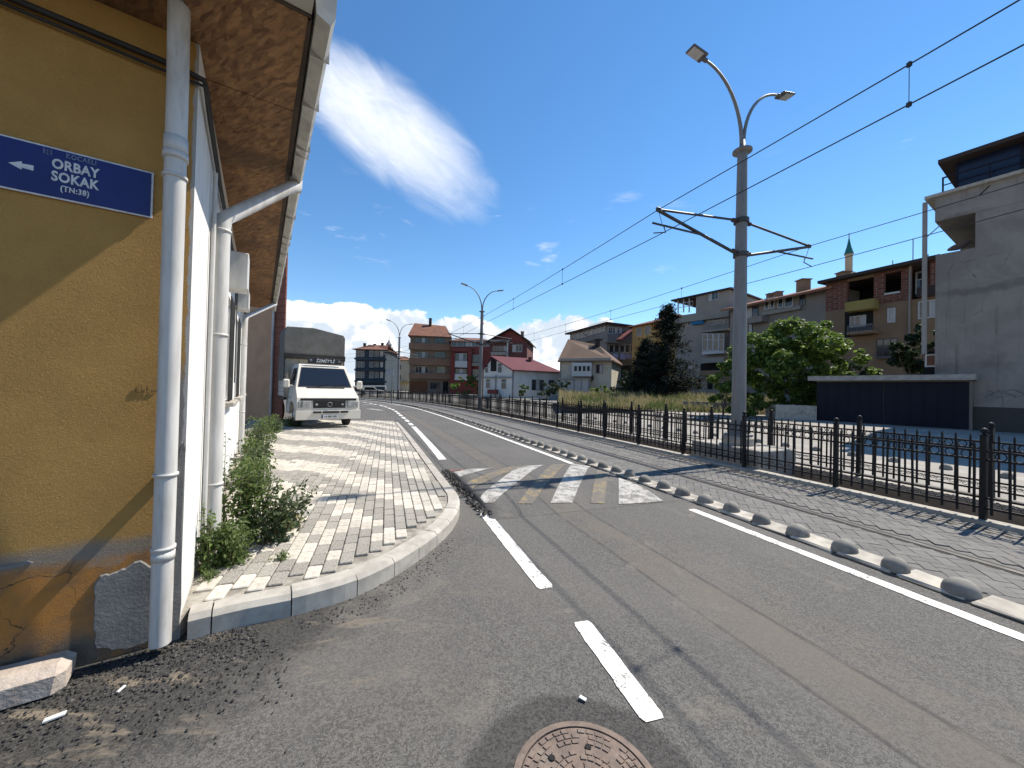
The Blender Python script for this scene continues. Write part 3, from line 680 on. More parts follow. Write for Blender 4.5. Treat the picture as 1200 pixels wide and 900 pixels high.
# ------------------------------------------------------------------ corner building on the left
bld = thing('corner_building', (*CW, 0), 'low corner building with yellow street wall, whitewashed long wall and chipboard eaves', 'building')
ZE = 3.72
def face_obj(name, m, A, d, nrm, L, z0, z1, parent, holes=(), th=.25):
    """wall as an object whose own x runs along d from A (so its material knows where the arris is); y is outward"""
    mb = MB(); us = sorted({0., L, *[h[0] for h in holes], *[h[1] for h in holes]}); zs = sorted({z0, z1, *[h[2] for h in holes], *[h[3] for h in holes]})
    def solid(u, z): return not any(h[0] < u < h[1] and h[2] < z < h[3] for h in holes)
    for i in range(len(us)-1):
        for j in range(len(zs)-1):
            if solid((us[i]+us[i+1])/2, (zs[j]+zs[j+1])/2):
                mb.add([(us[i], 0, zs[j]), (us[i+1], 0, zs[j]), (us[i+1], 0, zs[j+1]), (us[i], 0, zs[j+1])], [(0, 1, 2, 3)])
    for h in holes:
        mb.add([(h[0], 0, h[2]), (h[1], 0, h[2]), (h[1], 0, h[3]), (h[0], 0, h[3]), (h[0], -th, h[2]), (h[1], -th, h[2]), (h[1], -th, h[3]), (h[0], -th, h[3])], [(0, 4, 5, 1), (1, 5, 6, 2), (2, 6, 7, 3), (3, 7, 4, 0)])
    mb.add([(0, 0, z0), (L, 0, z0), (L, 0, z1), (0, 0, z1), (0, -th, z0), (L, -th, z0), (L, -th, z1), (0, -th, z1)], [(4, 7, 6, 5), (0, 3, 7, 4), (1, 5, 6, 2), (3, 2, 6, 7)] if not holes else [(0, 3, 7, 4), (1, 5, 6, 2), (3, 2, 6, 7)])
    o = bpy.data.objects.new(name, mb.mesh(name, m)); COL.objects.link(o); o.parent = parent
    d3 = Vector((d[0], d[1], 0)); z3 = Vector((0, 0, 1)); n3 = Vector((nrm[0], nrm[1], 0)); p = Vector((A[0], A[1], 0))-wloc(parent)
    o.matrix_basis = Matrix(((d3[0], n3[0], 0, p[0]), (d3[1], n3[1], 0, p[1]), (0, 0, 1, p[2]), (0, 0, 0, 1))); return o
# yellow wall: own x = distance to the arris (negative to the left)
yl = face_obj('yellow_wall', 'yellow_render', CW-DYE*6., DYE, NYE, 6., -.1, ZE+.02, bld)
me = yl.data
for v in me.vertices: v.co.x -= 6.
yl.matrix_basis = Matrix.Translation(Vector((*(DYE*6.), 0))) @ yl.matrix_basis
WIN = [(3.05, 3.95, 1.35, 2.75), (5.1, 6.0, 1.35, 2.75), (7.2, 8.0, 1.35, 2.75)]
face_obj('white_wall', 'whitewash', CW, DWH, NWH, 9.4, -.05, ZE+.02, bld, WIN)
bend = CW+DWH*9.4
mb = MB(); q = bend-NWH*6; mb.box((*(bend-NWH*3), 1.8), (.2, 6., 3.7), [(*DWH, 0), (*NWH, 0), (0, 0, 1)]); mb.build('end_wall', 'whitewash', bld)
def wpt(t, w, z): p = CW+DWH*t+NWH*w; return (p[0], p[1], z)
def ypt(t, w, z): p = CW+DYE*t+NYE*w; return (p[0], p[1], z)
AXW = [(*DWH, 0), (*NWH, 0), (0, 0, 1)]; AXY = [(*DYE, 0), (*NYE, 0), (0, 0, 1)]
for a, b, z0, z1 in WIN:
    wo = MB(); 
    for (u0, u1, v0, v1) in ((a, a+.06, z0, z1), (b-.06, b, z0, z1), (a+.06, b-.06, z0, z0+.06), (a+.06, b-.06, z1-.06, z1), ((a+b)/2-.03, (a+b)/2+.03, z0+.06, z1-.06)):
        wo.box(wpt((u0+u1)/2, -.1, (v0+v1)/2), (u1-u0, .06, v1-v0), AXW)
    w_ = wo.build('window', 'window_white', bld)
    MB().box(wpt((a+b)/2, -.12, (z0+z1)/2), (b-a, .012, z1-z0), AXW).build('pane', 'glass', w_)
    MB().box(wpt((a+b)/2, .03, z0-.03), (b-a+.16, .14, .06), AXW, .012).build('sill', 'concrete_light', w_)
    mb = MB()
    for k in range(7): mb.tube([wpt(a+.07+(b-a-.14)*k/6, .03, z0+.0), wpt(a+.07+(b-a-.14)*k/6, .03, z1)], .008, 6)
    for zz in (z0+.3, z1-.3): mb.tube([wpt(a, .03, zz), wpt(b, .03, zz)], .008, 6)
    mb.build('window_bars', 'black_cable', w_)
# eaves: soffit boards, fascia, gutter, roof
OV = .535; OVY = .60
def lay_soffit():
    ts = [-OVY, .32, 1.55, 2.8, 4.05, 5.3, 6.55, 7.8, 9.75]
    for a, b in zip(ts, ts[1:]):
        mb = MB(); z = ZE+.02+rnd.uniform(-.003, .003)
        if a < 0: P = [CW+NWH*OV+NYE*OVY, CW+NWH*OV+DWH*b, CW+DWH*b-NWH*.05, CW-DWH*.0-NWH*.05+NYE*OVY]
        else: P = [CW+NWH*OV+DWH*(a+.006), CW+NWH*OV+DWH*b, CW+DWH*b-NWH*.05, CW+DWH*(a+.006)-NWH*.05]
        mb.prism([tuple(p) for p in P], z, z+.02); mb.build('soffit_board', 'osb_board', bld)
    for k in range(4):
        a, b = -.06-k*1.3, -.06-(k+1)*1.3+.006
        P = [CW+DYE*a+NYE*OVY, CW+DYE*b+NYE*OVY, CW+DYE*b-NYE*.05, CW+DYE*a-NYE*.05]
        MB().prism([tuple(p) for p in P], ZE+.021, ZE+.041).build('soffit_board', 'osb_board', bld)
lay_soffit()
mb = MB(); mb.box(wpt(4.55-.05, OV+.02, ZE+.10), (10.2, .04, .16), AXW); mb.build('fascia', 'dark_wood', bld)
mb = MB(); mb.box(ypt(-2.7, OVY+.02, ZE+.10), (6.5, .04, .16), AXY); mb.build('fascia', 'dark_wood', bld)
# box gutter in lengths along the white side
t = -OVY-.08
gk = 0
while t < 9.8:
    L = (.30, .52, .62, .13, .75, .8, .8)[gk % 7]; mb = MB(); gk += 1
    pf = [(OV+.045, ZE+.15), (OV+.055, ZE+.0), (OV+.13, ZE-.035), (OV+.155, ZE+.02), (OV+.16, ZE+.16)]
    b = min(t+L-.012, 9.8)
    vs = [wpt(tt, w, z) for tt in (t, b) for w, z in pf]; n = len(pf); mb.add(vs, [(i, i+1, n+i+1, n+i)[::-1] for i in range(n-1)])
    vs = [wpt(tt, w*1.0+(.006 if w > OV+.1 else -.006), z+.006) for tt in (t, b) for w, z in pf[::-1]]
    mb.add([wpt(tt, w, z) for tt in (t, b) for w, z in ((OV+.05, ZE+.155), (OV+.155, ZE+.165))], [(0, 1, 3, 2)])
    mb.add([wpt(t, w, z) for w, z in pf], [tuple(range(n))]); mb.add([wpt(b, w, z) for w, z in pf], [tuple(range(n))[::-1]])
    mb.build('gutter_length', 'gutter_zinc', bld)
    mb = MB(); mb.box(wpt(b+.006, OV+.105, ZE+.06), (.010, .112, .19), AXW); mb.build('gutter_joint', 'gutter_zinc', bld); t += L
mb = MB(); mb.box(ypt(-2.45, OVY+.10, ZE+.09), (6., .12, .13), AXY); mb.build('gutter_length', 'gutter_zinc', bld)
mb = MB()   # hipped roof
P = [CW+NWH*(OV+.02)+NYE*(OVY+.02), CW+NWH*(OV+.02)+DWH*9.75, CW-NWH*6.5+DWH*9.75, CW-NWH*6.5+NYE*(OVY+.02)]
r0, r1 = CW-NWH*3+DWH*2.6, CW-NWH*3+DWH*6.8
mb.add([(*p, ZE+.17) for p in P]+[(*r0, ZE+1.9), (*r1, ZE+1.9)], [(0, 1, 5, 4), (1, 2, 5), (2, 3, 4, 5), (3, 0, 4), (3, 2, 1, 0)]); mb.build('roof', 'terracotta', bld)
# downpipes
def downpipe(pts, r, name='downpipe', collars=()):
    o = MB().tube(pts, r, 20).build(name, 'pvc', bld)
    for c, ax, rr, h in collars: MB().lathe(c, [(r, -h/2), (r+rr, -h/2), (r+rr, h/2), (r, h/2)], 20, True, ax).build('pipe_clip', 'pvc', o)
    return o
Z3 = np.eye(3)
pc = ypt(-.076, .105, 0)
downpipe([(pc[0], pc[1], .06), (pc[0], pc[1], 1.), ypt(-.077, .155, ZE-.4), ypt(-.072, .25, ZE+.06), ypt(-.072, .29, ZE+.3)], .051, collars=[((pc[0], pc[1], z), Z3, rr, h) for z, rr, h in ((.62, .007, .02), (.575, .004, .05), (1.05, .008, .018))]+[((*ypt(-.076-(z-1)*.0005, .105+(z-1)*.0215, 0)[:2], z), Z3, rr, h) for z, rr, h in ((2.92, .009, .04), (2.80, .008, .018), (2.98, .005, .1))])
MB().box(ypt(-.076, .035, 1.05), (.05, .07, .05), AXY).build('pipe_bracket', 'pvc', bld)
t2 = .93; p0 = wpt(t2, .075, 0)
def diag(t2, tg, zg=ZE-.03):
    a = np.array(wpt(t2, .075, 2.98)); b = np.array(wpt(tg, OV+.10, zg)); d = b-a
    return [wpt(t2, .075, .1), wpt(t2, .075, 2.90), tuple(a+d*.02+np.array([0, 0, -.0])), tuple(a+d*.12), tuple(a+d*.9), tuple(b-np.array([0, 0, .02])), tuple(b+np.array([0, 0, .06]))]
downpipe(diag(t2, 1.45), .058, collars=[((*p0[:2], z), Z3, .008, .02) for z in (.75, 2.88, 2.0)])
p0 = wpt(6.6, .07, 0); downpipe(diag(6.6, 8.6), .05, collars=[((*p0[:2], z), Z3, .008, .02) for z in (1.0, 2.4)])
# thin conduit beside the second pipe, cables, meter box
MB().tube([wpt(.80, .03, .16), wpt(.80, .03, 3.3)], .016, 8).build('conduit', 'pvc', bld)
cb = [ypt(-6, .03, 3.63), ypt(-3, .03, 3.61), ypt(-1.2, .03, 3.57), ypt(-.06, .035, 3.52), ypt(.03, .02, 3.51), wpt(.05, .035, 3.51), wpt(.35, .03, 3.47), wpt(1.2, .03, 3.37), wpt(2.4, .03, 3.33), wpt(5, .03, 3.27), wpt(9, .03, 3.27)]
MB().tube(cb, .017, 8).build('cable', 'black_cable', bld)
MB().tube([(p[0], p[1], p[2]-.035-.02*(i % 2)) for i, p in enumerate(cb)], .009, 6).build('cable', 'black_cable', bld)
for tt in (1.9, 2.3, 4.4): MB().tube([wpt(tt, .03, 3.15), wpt(tt, .03, 1.6)], .008, 6).build('cable', 'black_cable', bld)
MB().box(wpt(2.35, .12, 2.88), (.30, .22, .42), AXW, .01).build('meter_box', 'pvc', bld)
MB().box(wpt(4.6, .10, 2.95), (.35, .18, .3), AXW, .01).build('meter_box', 'pvc', bld)
# cement patch and bare plinth at the foot of the yellow wall
def wall_patch(pts, proud, m, name):
    n = len(pts); c = np.mean(pts, 0)
    vs = [ypt(u, .001, z) for u, z in pts]+[ypt(c[0]+(u-c[0])*.965, proud, c[1]+(z-c[1])*.965) for u, z in pts]
    mb = MB().add(vs, [tuple(range(n, 2*n))]+[(i, (i+1) % n, n+(i+1) % n, n+i) for i in range(n)]); mb.build(name, m, bld)
rg = random.Random(5)
def jag(pts, k=5, amp=.012):
    P = catmull(np.array(pts+[pts[0]], float), k)[:-1]; return [(x+rg.uniform(-amp, amp), z+rg.uniform(-amp, amp)) for x, z in P]
wall_patch(jag([(-.36, .07), (-.24, .03), (-.10, .05), (-.045, .15), (-.05, .46), (-.12, .47), (-.19, .53), (-.28, .49), (-.36, .47), (-.372, .28)], 5, .007), .010, 'cement_patch', 'cement_patch')
wall_patch(jag([(-.075, -.02), (-.003, -.02), (-.003, .55), (-.003, 1.2), (-.045, 1.05), (-.055, .5)], 4, .005), .006, 'cement_patch', 'cement_patch')
wall_patch(jag([(-.62, .635), (-.85, .625), (-1.3, .615), (-1.3, .595), (-.85, .60), (-.62, .615)], 4, .003), .010, 'cement_patch', 'ledge')
# handwriting in marker pen
def scribble(strokes, u0, z0, k):
    mb = MB()
    for st in strokes: mb.tube([ypt(u0+x*k, .003, z0+y*k) for x, y in st], .0016, 4, True, False)
    mb.build('pen_scrawl', 'black_cable', bld)
scribble([[(1.0, 2), (.1, 1.9), (0, .1), (1.0, 0)], [(0.05, 1.0), (.8, 1.1)], [(1.5, 2.2), (1.5, .1), (1.8, 0)], [(2.2, 1.2), (2.25, .2)], [(2.25, 1.7), (2.3, 1.72)], [(3.3, 2.4), (2.95, 2.2), (2.95, .1), (2.9, -.3)], [(2.7, 1.2), (3.3, 1.25)],
          [(4.6, 1.0), (4.1, .95), (4.2, .5), (4.6, .3), (4.0, 0)], [(4.9, .9), (5.0, .2), (5.4, .3), (5.5, 1.0), (5.6, .3)]], -.235, 1.53, .0165)
# stone step against the wall
mb = MB(); mb.box(ypt(-1.43, .125, .065), (2.0, .21, .15), AXY, .03); mb.v = [(x+rg.uniform(-.012, .012), y+rg.uniform(-.012, .012), z+rg.uniform(-.01, .01)) for x, y, z in mb.v]
mb.build('stone_step', 'stone_pink', None, 'rough pinkish stone step lying at the foot of the yellow wall', 'step')
# street name plate
sg = thing('street_sign', ypt(-.55, .012, 2.70), 'blue street name plate with white border and left arrow on the yellow wall', 'sign')
SL, SH = .90, .275; sc_ = -.188-SL/2
MB().box(ypt(sc_, .012, 2.71), (SL, .006, SH), AXY, .002).build('border', 'sign_white', sg)
MB().box(ypt(sc_, .0155, 2.71), (SL-.018, .006, SH-.018), AXY, .002).build('plate', 'sign_blue', sg)
SD = (*DYE, 0); uc = -.50
for body, z, size, m, bo, sp in (('KOCAELI', 2.815, .036, 'sign_faded', .0012, 1.12), ('ORBAY', 2.757, .072, 'sign_white', .0022, 1.06), ('SOKAK', 2.690, .072, 'sign_white', .0022, 1.06), ('(TN:38)', 2.632, .042, 'sign_white', .001, 1.12)):
    o_ = put_text(text_mesh(body, size, m, bold=bo, spacing=sp), sg, ypt(uc+(.02 if body == 'KOCAELI' else 0), .0205, z), SD)
    for v_ in o_.data.vertices: v_.co.x *= .72
mb = MB(); mb.add([ypt(uc-.235+x, .0195, 2.708+z) for x, z in ((0, 0), (.045, .022), (.045, .011), (.085, .014), (.085, -.014), (.045, -.011), (.045, -.022))], [tuple(range(7))[::-1]]); mb.build('arrow', 'sign_white', sg)
mb = MB()
for k in range(3):
    mb.tube([ypt(uc-.118+.014*k, .0195, 2.80), ypt(uc-.118+.014*k, .0195, 2.83-.006*(k % 2))], .0022, 4)
mb.torus(ypt(uc-.104, .0195, 2.812), .012, .0018, [(*DYE, 0), (0, 0, 1), (*NYE, 0)], 10, 4); mb.build('emblem', 'sign_faded', sg)

# ------------------------------------------------------------------ brown neighbour with tile-clad corner
nb = thing('brown_building', (-9.6, 15.2, 0), 'brown rendered building with dark red tile-clad corner behind the downpipes', 'building')
e0 = np.array([-9.0, 14.95]); e1 = np.array([-9.62, 15.2]); e2 = np.array([-13.4, 16.6])
MB().prism([tuple(e1), tuple(e2), (-20, 26), (-17.2, 27.6)], -.02, 9.4).build('wall', 'brown_render', nb)
core = [tuple(e0+np.array([-.03, .06])), tuple(e1), (-17.2, 27.6), (-16.75, 27.3)]
MB().prism(core, -.02, 9.38).build('corner_wall', 'dark_wood', nb)
dn = (e1-e0); Ln = np.hypot(*dn); dn /= Ln; nn = np.array([-dn[1], dn[0]]); nn = nn if nn[1] < 0 else -nn
rows = 34
for k in range(rows):
    z0 = .02+k*.275
    MB().box((*(e0+dn*Ln/2+nn*.0), z0+.132), (Ln+.02, .05, .262), [(*dn, 0), (*nn, 0), (0, 0, 1)]).build('clad_tile', 'tile_clad', nb)
ds = np.array([-16.75, 27.3])-e0; ds /= np.hypot(*ds); ns = np.array([ds[1], -ds[0]])
for k in range(rows):
    z0 = .02+k*.275
    for j in range(1): MB().box((*(e0+ds*(.34+j*.62)+ns*.0), z0+.132), (.605, .05, .262), [(*ds, 0), (*ns, 0), (0, 0, 1)]).build('clad_tile', 'tile_clad', nb)
pb = e1+np.array([.06, -.12]); MB().tube([(*pb, .1), (*pb, 9.)], .045, 10).build('downpipe', 'pvc', nb)

# ------------------------------------------------------------------ iron fences along the drain
mat('iron_black', base=(.010, .010, .011), c2=(.007, .007, .008), rough=.6, sc=20, spec=.25)
PW = 1.65; NB = 11
zr = (.155, .285, .775, .885)     # rails
X3 = [(1, 0, 0), (0, 0, 1), (0, -1, 0)]
def m_post():
    mb = MB(); mb.box((0, 0, .54), (.058, .058, 1.08)); mb.lathe((0, 0, 1.08), [(.042, 0), (.045, .012), (.02, .02), (.018, .03), (.034, .045), (.04, .065), (.034, .085), (.012, .102), (0, .105)], 10); return mb.mesh('post', 'iron_black')
def rails_mb():
    mb = MB()
    for z in zr: mb.box((PW/2, 0, z), (PW-.05, .026, .026))
    return mb
def bar_mb(x=0.):
    mb = MB(); mb.box((x, 0, .51), (.022, .022, .88)); mb.add([(x-.013, -.013, .95), (x+.013, -.013, .95), (x+.013, .013, .95), (x-.013, .013, .95), (x, 0, 1.01)], [(0, 1, 4), (1, 2, 4), (2, 3, 4), (3, 0, 4)]); return mb
def ring_mb(x=0.): return MB().torus((x, 0, .83), .047, .0065, X3, 14, 4)
def scroll_mb(mb, x):
    for sx in (-1, 1):
        pts = [(x+sx*(.006+.0035*k)*1.0*math.cos(k*.75)+sx*.026, 0, .22+sx*.012+(.006+.0035*k)*math.sin(k*.75)) for k in range(9)]
        mb.tube(pts, .0045, 4, True, False)
    return mb
ME = {'post': m_post(), 'rails': rails_mb().mesh('panel', 'iron_black'), 'bar': bar_mb().mesh('bar', 'iron_black'), 'ring': ring_mb().mesh('ring', 'iron_black')}
xs = [PW*(i+.5)/NB for i in range(NB)]
mb = MB()
for i in range(NB-1): scroll_mb(mb, (xs[i]+xs[i+1])/2)
ME['scroll'] = mb.mesh('scroll_row', 'iron_black')
mb = rails_mb()
for x in xs: b = bar_mb(x); mb.add(b.v, b.f)
for i in range(NB-1): b = ring_mb((xs[i]+xs[i+1])/2); mb.add(b.v, b.f)
for i in range(NB-1): scroll_mb(mb, (xs[i]+xs[i+1])/2)
ME['full'] = mb.mesh('panel', 'iron_black')
def fence(off, s_start, n, ndet, z, label, rev=0):
    root = None; P = [loc(s_start+i*PW, off) for i in range(n+1)]
    root = thing('iron_fence', (*P[0], z), label, 'fence', 'ornamental iron fences either side of the drain')
    for i, p in enumerate(P):
        d = P[min(i+1, n)]-P[max(i-1, 0)]; o_ = inst('post', ME['post'], root, (*(p-P[0]), rnd.uniform(-.01, .01)), math.atan2(d[1], d[0])+rnd.uniform(-.08, .08)); o_.rotation_euler.x = rnd.gauss(0, .007); o_.rotation_euler.y = rnd.gauss(0, .007)
    for i in range(n):
        d = P[i+1]-P[i]; L = np.hypot(*d); rz = math.atan2(d[1], d[0]); det = i < ndet
        pn = inst('panel', ME['rails'] if det else ME['full'], root, (*(P[i]-P[0]), 0), rz, None if det else 'stuff', L/PW)
        if det:
            for x in xs:
                o_ = inst('bar', ME['bar'], pn, (x+rnd.uniform(-.004, .004), 0, rnd.uniform(-.006, .006))); o_.rotation_euler = (rnd.gauss(0, .006), rnd.gauss(0, .007), 0)
            for k in range(NB-1): inst('ring', ME['ring'], pn, ((xs[k]+xs[k+1])/2, 0, 0))
            inst('scroll_row', ME['scroll'], pn, (0, 0, 0), 0, 'stuff')
    return root
sp1 = proj(6.2, 4.96)[0]
fence(2.90, sp1-2*PW, 40, 14, .05, 'black iron fence with ring frieze standing on the road side of the drain')
sp2 = proj(6.77, 7.38)[0]
fence(4.30, sp2-2*PW, 38, 8, .07, 'black iron fence with ring frieze standing on the far side of the drain')

# ------------------------------------------------------------------ lamp and tram-wire poles
mat('galvanised', base=(.20, .20, .195), c2=(.165, .165, .16), c3=(.13, .13, .125), sc=4, rough=.55, metal=.25, stretch=(3, 3, .4))
mat('lamp_body', base=(.10, .10, .105), c2=(.07, .07, .075), rough=.4)
mat('lamp_glass', base=(.45, .46, .47), c2=(.38, .39, .4), rough=.2)
mat('steel_dark', base=(.07, .07, .07), c2=(.045, .045, .045), rough=.5, metal=.4)
mat('insulator', base=(.10, .05, .04), c2=(.07, .04, .035), rough=.4)
TIPZ, CONZ, ARM = 5.48, 4.93, 2.46
def lamp_pole(x, y, z0, label, detail=True, big=True):
    s, o = proj(x, y); p, d, n = axis(s); n3 = np.array([*n, 0]); d3 = np.array([*d, 0]); b = np.array([x, y, z0]); up = np.array([0, 0, 1.])
    root = thing('lamp_post', (x, y, z0), label, 'lamp post', 'tram wire and lamp posts')
    MB().tube([b, b+up*3.5, b+up*(7.35-z0)], [.155, .135, .105], 20).build('pole', 'galvanised', root)
    MB().lathe((x, y, z0), [(.30, 0), (.30, .05), (.2, .06), (.18, .3)], 20, False).build('base_flange', 'galvanised', root)
    MB().lathe((x, y, 7.35), [(.10, -.06), (.21, -.03), (.21, .01), (.13, .03), (.07, .08), (.055, .25), (0, .25)], 16).build('collar', 'galvanised', root)
    for sg, L, rise in ((-1, 1.30, 1.62), (1, 1.30, 1.55)):
        c0 = np.array([x, y, 7.5]); pts = []
        for k in range(13):
            t = k/12; a = t*math.pi/2*.94; pts.append(c0+n3*sg*(.03+L*(1-math.cos(a)))+up*(rise*math.sin(a)))
        ar = MB().tube(pts, [.045-.018*k/12 for k in range(13)], 8).build('lamp_arm', 'galvanised', root)
        e = pts[-1]; dirn = (pts[-1]-pts[-2]); dirn /= np.linalg.norm(dirn); w = np.cross(up, dirn); w /= np.linalg.norm(w); u2 = np.cross(dirn, w)
        hb = MB(); hb.box(e+dirn*.26+u2*.02, (.44, .26, .055), [dirn, w, u2], .02); hb.box(e+dirn*.03, (.16, .09, .07), [dirn, w, u2], .02)
        h = hb.build('lamp_head', 'lamp_body', root)
        MB().box(e+dirn*.30-u2*.0095, (.30, .21, .012), [dirn, w, u2]).build('lens', 'lamp_glass', h)
    for sg in (-1, 1):
        tip = b*np.array([1, 1, 0])+n3*sg*ARM+up*TIPZ; top = np.array([x, y, 5.68]); low = np.array([x, y, 4.88])
        cm = MB(); cm.tube([top+n3*sg*.12, tip], .026, 8); cm.tube([low+n3*sg*.12, tip-up*.02], .034, 8)
        mid = low+(tip-low)*.55; end = np.array([tip[0], tip[1], CONZ+.22])-n3*sg*.1
        cm.tube([low+(tip-low)*.45, end+n3*sg*.25+up*.02], .022, 8)
        c = cm.build('cantilever', 'steel_dark', root)
        MB().tube([end+n3*sg*(-.05), end+up*-.12+n3*sg*-.1, np.array([tip[0], tip[1], CONZ+.03])+n3*sg*.12], .012, 6).build('registration_arm', 'steel_dark', c)
        MB().tube([tip-up*.02, end+up*.05], .006, 5).build('hanger', 'steel_dark', c)
        for q, dd in ((top, tip-top), (low, tip-low)):
            dd = dd/np.linalg.norm(dd); u2 = np.cross(dd, d3); u2 /= np.linalg.norm(u2)
            for f in (.20, .24, .28): MB().lathe(q+dd*f, [(.02, -.012), (.05, -.008), (.05, .008), (.02, .012)], 10, True, [d3, u2, dd]).build('insulator', 'insulator', c)
        MB().box(tip, (.12, .07, .1), [n3, d3, up], .02).build('clamp', 'steel_dark', c)
    for zz in (5.68, 4.88): MB().lathe((x, y, zz), [(.135, -.05), (.165, -.05), (.165, .05), (.135, .05)], 16, False).build('band', 'steel_dark', root)
    return {sg: (b*np.array([1, 1, 0])+n3*sg*ARM) for sg in (-1, 1)}
PL = (5.32, 8.90)
s1, o1 = proj(*PL)
pl = thing('pole_plinth', (*loc(s1, o1), -.6), 'concrete block bridging the drain under the tall lamp post', 'plinth')
_, d1, n1 = axis(s1); A3 = [(*n1, 0), (*d1, 0), (0, 0, 1)]
MB().box((*loc(s1, 3.6), -.11), (1.16, 1.75, 1.08), A3, .02).build('block', 'concrete', pl)
MB().lathe((*PL, .43), [(.34, 0), (.34, .16), (.31, .2), (0, .2)], 28, False).build('round_footing', 'concrete_light', pl)
t1 = lamp_pole(*PL, .63, 'tall grey twin-arm lamp post on the concrete block over the drain')
P2 = (-2.36, 28.3); P3 = (-13.3, 44.4); s0 = s1-20; P0 = tuple(loc(s0, 3.6))
t2_ = lamp_pole(*P2, -.1, 'grey twin-arm lamp post in front of the white house with purple roof')
t3_ = lamp_pole(*P3, 0.0, 'grey twin-arm lamp post beside the brown terraced block, far down the line')
_, _, n0 = axis(s0); t0_ = {sg: np.array([*(np.array(P0)+n0*sg*ARM), 0]) for sg in (-1, 1)}
sE = proj(*P3)[0]+20; _, _, nE = axis(sE); PE = loc(sE, 3.6); tE = {sg: np.array([*(PE+nE*sg*ARM), 0]) for sg in (-1, 1)}
mat('wire', base=(.03, .03, .032), c2=(.02, .02, .02), rough=.5)
for sg, lab in ((-1, 'pair of overhead tram wires above the near track with thin droppers'), (1, 'pair of overhead tram wires above the far track with thin droppers')):
    nodes = [t[sg] for t in (t0_, t1, t2_, t3_, tE)]
    root = thing('overhead_wire', (*nodes[1][:2], CONZ), lab, 'wire', 'overhead tram wires')
    mw, cw = [], []
    for a, b in zip(nodes, nodes[1:]):
        for k in range(10):
            t = k/10; p = a*(1-t)+b*t; mw.append((p[0], p[1], TIPZ-.14*4*t*(1-t))); cw.append((p[0], p[1], CONZ))
    MB().tube(mw, .0085, 5).build('carrier_wire', 'wire', root); MB().tube(cw, .0085, 5).build('contact_wire', 'wire', root)
    for a, b in zip(nodes, nodes[1:]):
        for t in (.2, .4, .6, .8):
            p = a*(1-t)+b*t; zt = TIPZ-.14*4*t*(1-t)
            dr = MB().tube([(p[0], p[1], zt), (p[0], p[1], CONZ)], .005, 4); dr.box((p[0], p[1], zt), (.035, .035, .05)); dr.box((p[0], p[1], CONZ), (.035, .035, .05)); dr.build('dropper', 'wire', root)

# ------------------------------------------------------------------ parked truck
mat('truck_white', base=(.66, .62, .53), c2=(.60, .56, .48), c3=(.50, .45, .37), sc=2.2, rough=.35, spec=.5)
mat('tarp', base=(.155, .146, .125), c2=(.125, .118, .10), sc=2.5, rough=.7, bump=.3, bsc=6, bdist=.03)
mat('tarp_dark', base=(.035, .032, .028), c2=(.025, .024, .022), sc=4)
mat('box_wood', base=(.40, .36, .28), c2=(.33, .29, .22), sc=5, stretch=(1, 1, 5))
mat('rubber', base=(.02, .02, .02), c2=(.03, .03, .03), rough=.8)
mat('plastic_black', base=(.016, .016, .017), c2=(.025, .025, .025), rough=.4)
def _wind(t, bs, ob, tc):
    t.set(bs.inputs['Base Color'], (.012, .014, .018)); bs.inputs['Roughness'].default_value = .05; bs.inputs['Specular IOR Level'].default_value = .8
mat('car_glass', _wind)
mat('plate_white', base=(.62, .62, .60), c2=(.55, .55, .54), rough=.4)
mat('headlight', base=(.42, .42, .40), c2=(.25, .25, .24), rough=.15, spec=.7, sc=8)
